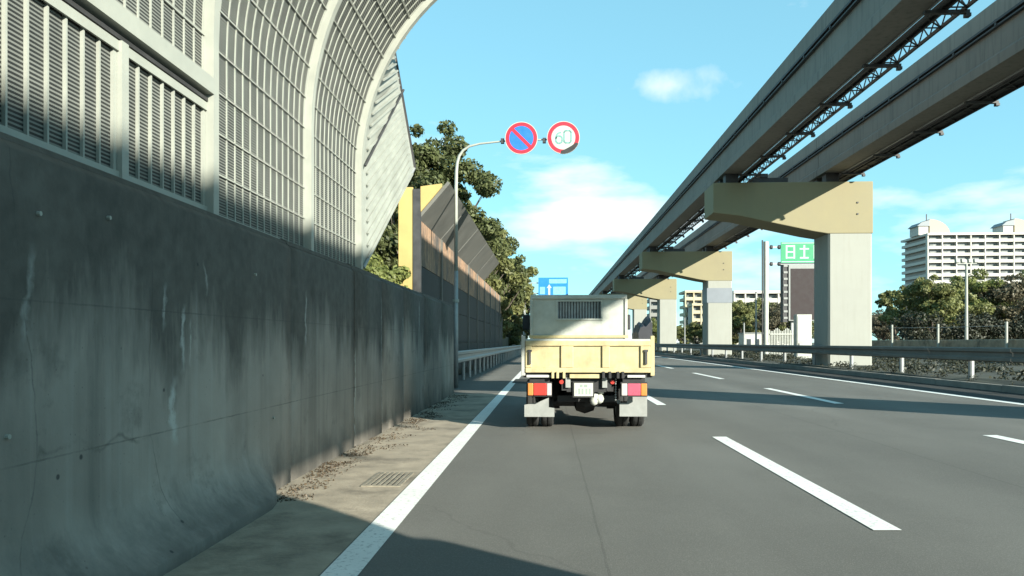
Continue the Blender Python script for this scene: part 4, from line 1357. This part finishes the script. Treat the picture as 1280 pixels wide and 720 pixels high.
# grass on the right verge
gc, grd = [], []
for i in range(500):
    gc.append((lr.uniform(11.0, 21.5), lr.uniform(12, 80), VERGE_Z + lr.uniform(0.02, 0.12)))
    grd.append(lr.uniform(0.25, 0.6))
grass = bpy.data.objects.new('grass', leaf_mesh('grass', gc, grd, 26000, 0.05, np.random.default_rng(32), 0.22, M['leaf_dark']))
COL.objects.link(grass)
tag(grass, 'dark rough grass between the right guardrail and the low wall', 'grass', kind='stuff')

# ------------------------------------------------------------------ right side: low wall, fence posts, lamp
lw = MB()
for k in range(8):
    a, b = 26 + k * 3.6, 26 + k * 3.6 + 3.58
    lw.prism([(22.0, 0.2), (22.0, 1.36), (22.03, 1.40), (22.28, 1.40), (22.28, 0.2)], a, b)
obj('low_wall', lw, M['gutter'], label='low grey concrete wall beyond the right guardrail, below the white posts', cat='wall')
fn = thing('cable_fence', (21.8, 40, VERGE_Z), 'row of slim white fence posts joined by a cable, above the low wall', 'fence')
posts = []
for px, py in ((1115, 406), (1172.5, 405), (1258, 402)):
    a = (px - 640) / 960 * math.cos(YAW) - math.sin(YAW)
    zc = 21.7 / a
    q = at(px, py, zc)
    posts.append(q)
    obj('fence_post', MB().tube([(q.x, q.y, 0.2), (q.x, q.y, q.z)], 0.065, 10), M['white_steel'], fn)
obj('cable', MB().tube([(posts[0].x, posts[0].y, posts[0].z - 0.2), (posts[1].x, posts[1].y, posts[1].z - 0.2), (posts[2].x, posts[2].y, posts[2].z - 0.2)], 0.012, 5), M['steel'], fn)
q = at(1208, 330, 58)
lp = thing('street_lamp', (q.x, q.y, VERGE_Z), 'slim pale lamp post in front of the right-hand trees, under the apartment block', 'street lamp')
obj('pole', MB().tube([(q.x, q.y, 0.2), (q.x, q.y, 3.2), (q.x, q.y, q.z)], [0.13, 0.11, 0.09], 10), M['white_steel'], lp)
obj('cross_arm', MB().bar((q.x - 0.75, q.y, q.z + 0.05), (q.x + 0.75, q.y, q.z + 0.05), 0.08), M['white_steel'], lp)
for dx in (-0.68, -0.25, 0.25, 0.68):
    obj('lamp_head', MB().prism([(q.x + dx - 0.13, q.z + 0.1), (q.x + dx + 0.13, q.z + 0.1), (q.x + dx + 0.16, q.z + 0.38), (q.x + dx - 0.16, q.z + 0.38)], q.y - 0.14, q.y + 0.14), M['white_steel'], lp, bevel=0.02)

# ------------------------------------------------------------------ green sign, message board and roadside boxes
GZ = 52.0
q0 = at(957.5, 435, GZ)
zt_ = at(957, 302, GZ).z
gp = thing('sign_post', (q0.x, q0.y, VERGE_Z), 'thick pale green sign post left of the green guide sign', 'pole')
obj('post', MB().tube([(q0.x, q0.y, 0.2), (q0.x, q0.y, zt_)], 0.17, 14), M['pale_green'], gp, smooth=False)
obj('cable_pipe', MB().tube([(q0.x - 0.24, q0.y, 0.2), (q0.x - 0.24, q0.y, zt_ + 0.1)], 0.05, 8), M['steel_dark'], gp)
for py in (309, 330):
    z = at(957, py, GZ).z
    obj('sign_arm', MB().bar((q0.x - 0.1, q0.y, z), (q0.x + 4.2, q0.y, z), 0.10), M['steel'], gp)
    for dx in (0.28, 0.80):
        obj('arm_joint', MB().tube([(q0.x + dx, q0.y, z), (q0.x + dx + 0.14, q0.y, z)], 0.14, 10), M['steel_dark'], gp)
a, b = at(975, 303, GZ), at(1046, 329, GZ)
gs = thing('guide_sign', (a.x, q0.y - 0.15, b.z), 'bright green guide sign with pale lettering, partly hidden by the nearest pier', 'road sign')
obj('sign_panel', MB().box(a.x, b.x, q0.y - 0.16, q0.y - 0.10, b.z, a.z), M['sign_green'], gs)
obj('sign_border', MB().box(a.x + 0.05, b.x - 0.05, q0.y - 0.165, q0.y - 0.161, a.z - 0.10, a.z - 0.05).box(a.x + 0.05, b.x - 0.05, q0.y - 0.165, q0.y - 0.161, b.z + 0.05, b.z + 0.10), M['sign_mint'], gs)
gz0, gz1 = b.z + 0.28, a.z - 0.22
for j in range(4):
    gx = a.x + 0.32 + j * 0.92
    k = MB()
    w, h = 0.62, gz1 - gz0
    y0, y1 = q0.y - 0.167, q0.y - 0.1615
    if j % 2 == 0:
        k.box(gx, gx + w, y0, y1, gz1 - 0.12, gz1).box(gx, gx + 0.11, y0, y1, gz0, gz1 - 0.121).box(gx + w - 0.11, gx + w, y0, y1, gz0, gz1 - 0.121)
        k.box(gx + 0.111, gx + w - 0.111, y0, y1, gz0 + 0.02, gz0 + 0.12).box(gx + 0.111, gx + w - 0.111, y0, y1, (gz0 + gz1) / 2 - 0.05, (gz0 + gz1) / 2 + 0.05)
    else:
        k.box(gx + w / 2 - 0.06, gx + w / 2 + 0.06, y0, y1, gz0, gz1).box(gx, gx + w / 2 - 0.061, y0, y1, gz1 - 0.3, gz1 - 0.2).box(gx + w / 2 + 0.061, gx + w, y0, y1, gz1 - 0.3, gz1 - 0.2)
        k.box(gx + 0.02, gx + w / 2 - 0.061, y0, y1, gz0, gz0 + 0.11).box(gx + w / 2 + 0.061, gx + w - 0.02, y0, y1, gz0, gz0 + 0.11)
    obj('character', k, M['sign_mint'], gs)
MZ = 60.0
a, b = at(986, 331, MZ), at(1052, 401, MZ)
mbd = thing('message_board', ((a.x + b.x) / 2, a.y, VERGE_Z), 'tall dark brown unlit message board with grey rim below the green sign', 'message board')
obj('cabinet', MB().box(a.x, b.x, a.y, a.y + 1.0, b.z, a.z), M['flap'], mbd)
obj('screen', MB().box(a.x + 0.14, b.x - 0.14, a.y - 0.02, a.y - 0.001, b.z + 0.08, a.z - 0.3), M['screen'], mbd)
sp_ = at(981, 400, MZ)
obj('side_frame', MB().box(sp_.x - 0.1, a.x - 0.03, a.y + 0.1, a.y + 0.8, b.z - 0.1, a.z + 0.1), M['steel_dark'], mbd)
for j in range(9):
    z = b.z + 0.15 + j * (a.z - b.z - 0.3) / 8
    obj('frame_rung', MB().box(sp_.x - 0.06, a.x - 0.07, a.y + 0.06, a.y + 0.099, z, z + 0.16), M['flap'], mbd)
for xx in (a.x + 0.3, b.x - 0.5):
    obj('leg', MB().box(xx, xx + 0.25, a.y + 0.3, a.y + 0.6, 0.2, b.z), M['steel'], mbd)
a, b = at(996, 393, 44), at(1014.5, 434, 44)
cbx = thing('equipment_cabinet', ((a.x + b.x) / 2, a.y, VERGE_Z), 'white upright equipment cabinet at the foot of the nearest pier', 'cabinet')
obj('body', MB().box(a.x, b.x, a.y, a.y + 0.6, 0.25, a.z), M['pale_green'], cbx, bevel=0.02)
obj('door', MB().box(a.x + 0.05, b.x - 0.05, a.y - 0.02, a.y - 0.001, 0.45, a.z - 0.1), M['pale_green'], cbx)
obj('handle', MB().box(a.x + 0.10, a.x + 0.14, a.y - 0.05, a.y - 0.021, 1.0, 1.2), M['steel_dark'], cbx)
# pale pipe railing
pr = thing('pipe_railing', (at(975, 430, 56).x, 56, VERGE_Z), 'pale green upright railing behind the sign post', 'railing')
for j in range(20):
    q = at(962 + j * 2.0, 412 + 2 * math.sin(j), 56)
    obj('rail_upright', MB().box(q.x - 0.03, q.x + 0.03, q.y, q.y + 0.03, 0.2, q.z), M['pale_green'], pr)
a, b = at(962, 416, 56), at(1000, 416, 56)
obj('top_rail', MB().bar((a.x, a.y - 0.03, a.z - 0.1), (b.x, b.y - 0.03, b.z - 0.1), 0.07), M['pale_green'], pr)
a, b = at(930, 417, 80), at(953, 434, 80)
hut = thing('site_hut', ((a.x + b.x) / 2, a.y, VERGE_Z), 'low white hut between the second pier and the sign post', 'hut')
obj('wall', MB().box(a.x, b.x, a.y, a.y + 2.2, 0.2, a.z), M['pale_green'], hut)
obj('roof', MB().box(a.x - 0.1, b.x + 0.1, a.y - 0.1, a.y + 2.3, a.z + 0.002, a.z + 0.1), M['flap'], hut)
for u in (0.15, 0.6):
    obj('window', MB().box(a.x + u * (b.x - a.x), a.x + (u + 0.22) * (b.x - a.x), a.y - 0.03, a.y - 0.002, 1.0, 1.6), M['glass'], hut)
for px, zc, py, lab in ((945, 66, 366, 'thin grey pole just left of the thick sign post'), (930, 70, 404, 'short white stub post right of the second pier'), (856, 100, 397, 'thin pole between the second and third piers')):
    q = at(px, py, zc)
    pz = thing('utility_pole', (q.x, q.y, VERGE_Z), lab, 'pole')
    obj('shaft', MB().tube([(q.x, q.y, -0.1), (q.x, q.y, q.z)], [0.09, 0.06], 8), M['steel'], pz)
    obj('top_cap', MB().lathe([(0.09, 0), (0.08, 0.05), (0.02, 0.08)], (q.x, q.y, q.z + 0.001), 'z', 8), M['steel_dark'], pz)

# blue guide sign far ahead on a cantilever
BZ = 92.0
a, b = at(673, 347, BZ), at(710, 373, BZ)
bs = thing('guide_sign', ((a.x + b.x) / 2, a.y, b.z), 'bright blue guide sign far ahead, just above the truck cab', 'road sign')
obj('sign_panel', MB().box(a.x, b.x, a.y, a.y + 0.08, b.z, a.z), M['sign_cyan'], bs)
w, h = b.x - a.x, a.z - b.z
y0, y1 = a.y - 0.006, a.y - 0.002
obj('sign_mark', MB().box(a.x + 0.50 * w, a.x + 0.92 * w, y0, y1, b.z + 0.18 * h, b.z + 0.56 * h), M['sign_pale'], bs)
obj('sign_mark', MB().box(a.x + 0.36 * w, a.x + 0.95 * w, y0, y1, b.z + 0.72 * h, b.z + 0.92 * h), M['sign_pale'], bs)
obj('sign_mark', MB().box(a.x + 0.05 * w, a.x + 0.22 * w, y0, y1, b.z + 0.20 * h, b.z + 0.55 * h), M['sign_pale'], bs)
obj('sign_arrow', MB().prism([(a.x + 0.33 * w, b.z + 0.1 * h), (a.x + 0.40 * w, b.z + 0.1 * h), (a.x + 0.40 * w, b.z + 0.5 * h), (a.x + 0.45 * w, b.z + 0.5 * h), (a.x + 0.365 * w, b.z + 0.68 * h), (a.x + 0.28 * w, b.z + 0.5 * h), (a.x + 0.33 * w, b.z + 0.5 * h)], y0 - 0.002, y1), M['sign_white'], bs)
bp = thing('sign_gantry', (-2.95, a.y + 0.3, 0), 'grey cantilever post carrying the far blue guide sign', 'gantry')
obj('post', MB().tube([(-2.95, a.y + 0.3, -0.1), (-2.95, a.y + 0.3, a.z)], 0.15, 10), M['steel'], bp)
for u in (0.25, 0.75):
    obj('arm', MB().bar((-2.95, a.y + 0.3, b.z + u * h), (b.x - 0.3, a.y + 0.3, b.z + u * h), 0.12), M['steel'], bp)
    obj('sign_bracket', MB().box(a.x + 0.4, a.x + 0.5, a.y + 0.082, a.y + 0.25, b.z + u * h - 0.1, b.z + u * h + 0.1), M['steel'], bp)

# ------------------------------------------------------------------ apartment blocks


def slab_block(name, label, x0, x1, y0, depth, floors, fh, bay, wall_m, dim_m, side=True, z0=0.0):
    """balcony-access block facing the camera: recessed back wall, slab + parapet per floor, fin walls, windows"""
    H = floors * fh
    t = thing(name, ((x0 + x1) / 2, y0 + depth / 2, z0), label, 'building')
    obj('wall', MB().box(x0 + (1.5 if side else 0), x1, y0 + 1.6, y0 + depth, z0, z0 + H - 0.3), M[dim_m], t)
    for k in range(floors):
        z = z0 + k * fh
        m = MB().box(x0, x1, y0, y0 + 1.59, z + 0.0, z + 0.22)
        m.box(x0, x1, y0, y0 + 0.18, z + 0.221, z + 1.25)
        if side:
            m.box(x0, x0 + 1.49, y0 + 1.6, y0 + depth, z, z + 0.22).box(x0, x0 + 0.18, y0 + 0.181, y0 + depth, z + 0.221, z + 1.2)
        obj('balcony', m, M[wall_m], t)
    n = int((x1 - x0) / bay)
    for i in range(n + 1):
        xx = x0 + i * bay
        obj('fin_wall', MB().box(xx - 0.22, xx + 0.22, y0 - 0.12, y0 + 1.58, z0 + 0.01, z0 + H), M[wall_m], t)
    obj('roof', MB().box(x0 - 0.3, x1 + 0.3, y0 - 0.4, y0 + depth + 0.3, z0 + H + 0.005, z0 + H + 0.9), M[wall_m], t)
    pane = MB().box(0, bay * 0.55, -0.06, -0.004, 0.3, 2.2).mesh('window')
    pane.materials.append(M['apt_glass'])
    for k in range(floors):
        for i in range(n):
            o = obj('window', pane, M['apt_glass'], t)
            o.matrix_parent_inverse = Matrix.Translation(-t.location)
            o.location = (x0 + i * bay + bay * 0.24, y0 + 1.6, z0 + k * fh + 0.25)
    return t


ZB = 320.0
c = at(1160, 428, ZB)
H_ = at(1160, 294, ZB).z
fl_n = 16
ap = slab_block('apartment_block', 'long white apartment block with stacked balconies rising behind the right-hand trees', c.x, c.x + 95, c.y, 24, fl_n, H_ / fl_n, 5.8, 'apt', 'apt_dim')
for px0, px1 in ((1151, 1163), (1256, 1268)):
    a, b = at(px0, 292, ZB), at(px1, 280, ZB)
    ph = obj('roof_house', MB().box(a.x + 2, b.x + 2, c.y + 6, c.y + 14, H_ + 0.92, b.z), M['apt'], ap)
    obj('pitched_roof', MB().prism([(a.x + 1.2, b.z + 0.01), (b.x + 2.4, b.z + 0.01), (b.x + 2.4, b.z + 2.6), (a.x + 3.0, b.z + 1.6)], c.y + 5.5, c.y + 14.5), M['roof'], ph)
    n = 9
    prof = [(b.x + 2.5, H_ + 0.92)] + [(b.x + 2.5 + 8.5 * math.sin(R(90 * i / n)), H_ + 0.92 + (b.z + 2.0 - H_) * math.cos(R(90 * i / n))) for i in range(n + 1)]
    obj('curved_roof', MB().prism(prof, c.y + 5.8, c.y + 14), M['apt_cream'], ph)
    obj('antenna', MB().tube([(b.x + 2.2, c.y + 8, b.z + 2.4), (b.x + 2.2, c.y + 8, b.z + 5.4)], 0.22, 6), M['steel_dark'], ph)

c = at(857, 428, 300)
slab_block('apartment_block', 'cream stepped apartment block seen between the second and third piers', c.x, c.x + 6.5, c.y, 14, 7, 2.95, 3.2, 'apt_cream', 'apt_dim', z0=0)
c2 = at(866, 428, 288)
slab_block('apartment_block', 'lower yellow-cream building in front of the stepped cream block', c2.x, c2.x + 9.5, c2.y, 10, 4, 3.0, 3.1, 'apt_cream', 'apt_dim', side=False, z0=3.0)
obj('podium', MB().box(c2.x - 1, c2.x + 10, c2.y - 1, c2.y + 10, -0.2, 2.99), M['apt_grey'], label='plain grey base below the yellow-cream building between the piers', cat='building')
c = at(813, 428, 260)
slab_block('apartment_block', 'grey apartment block with dark balconies between the truck and the third pier', c.x, c.x + 5.5, c.y, 12, 7, 2.5, 2.7, 'apt_grey', 'apt_dim')
# long low viaduct building behind the trees at centre right
c = at(918, 428, 240)
e = at(985, 428, 240)
slab_block('apartment_block', 'long low white building above the trees between second pier and message board', c.x, e.x, c.y, 10, 6, 2.75, 3.4, 'apt', 'apt_dim', side=False)

# ------------------------------------------------------------------ box truck in the next lane behind the camera (it throws the shadow in the foreground)
bt = thing('box_truck', (3.7, -5, 0.04), 'white box truck in the next lane, known by its shadow across the foreground', 'truck')
bx0, bx1, bzt = 2.25, 4.02, 3.58
cc = 0.7
sect = [(bx0, 0.95), (bx1, 0.95), (bx1, bzt - cc)] + [(bx1 - cc + cc * math.sin(R(90 - 15 * i)) , bzt - cc + cc * math.cos(R(90 - 15 * i))) for i in range(1, 7)]
sect += [(bx0 + cc - cc * math.sin(R(15 * i)), bzt - cc + cc * math.cos(R(15 * i))) for i in range(0, 7)]
obj('cargo_box', MB().prism(sect, -8.2, -0.5), M['truck_white'], bt)
cabx = obj('cab', MB().prism([(-1.2, 0.5), (-1.2, 2.55), (-0.2, 2.5), (0.35, 1.5), (0.42, 0.45), (-0.4, 0.4)], bx0 + 0.1, bx1 - 0.1, 'x'), M['truck_white'], bt, bevel=0.06)
obj('windscreen', MB().add([(bx0 + 0.25, -0.13, 2.42), (bx1 - 0.25, -0.13, 2.42), (bx1 - 0.2, 0.35, 1.56), (bx0 + 0.2, 0.35, 1.56)], [(0, 1, 2, 3)]), M['glass'], cabx)
for xx in (bx0 + 0.09, bx1 - 0.105):
    obj('side_window', MB().prism([(-0.95, 1.6), (-0.95, 2.3), (-0.35, 2.3), (0.05, 1.6)], xx, xx + 0.015, 'x'), M['glass'], cabx)
obj('chassis', MB().box(3.2, 4.1, -8.0, 0.2, 0.6, 0.94), M['black'], bt)
for yc, xs_ in ((-0.35, (2.75, 4.6)), (-6.3, (2.75, 3.02, 4.33, 4.6))):
    for xc in xs_:
        r = 0.42
        o = obj('wheel', MB().lathe([(r * 0.6, -0.1), (r * 0.94, -0.11), (r, -0.07), (r, 0.07), (r * 0.94, 0.11), (r * 0.6, 0.1)], (xc, yc, r + 0.04), 'x', 28), M['rubber'], bt)
        obj('rim', MB().lathe([(r * 0.58, -0.095), (r * 0.3, -0.11), (r * 0.3, 0.11), (r * 0.58, 0.095)], (xc, yc, r + 0.04), 'x', 20), M['steel'], o)
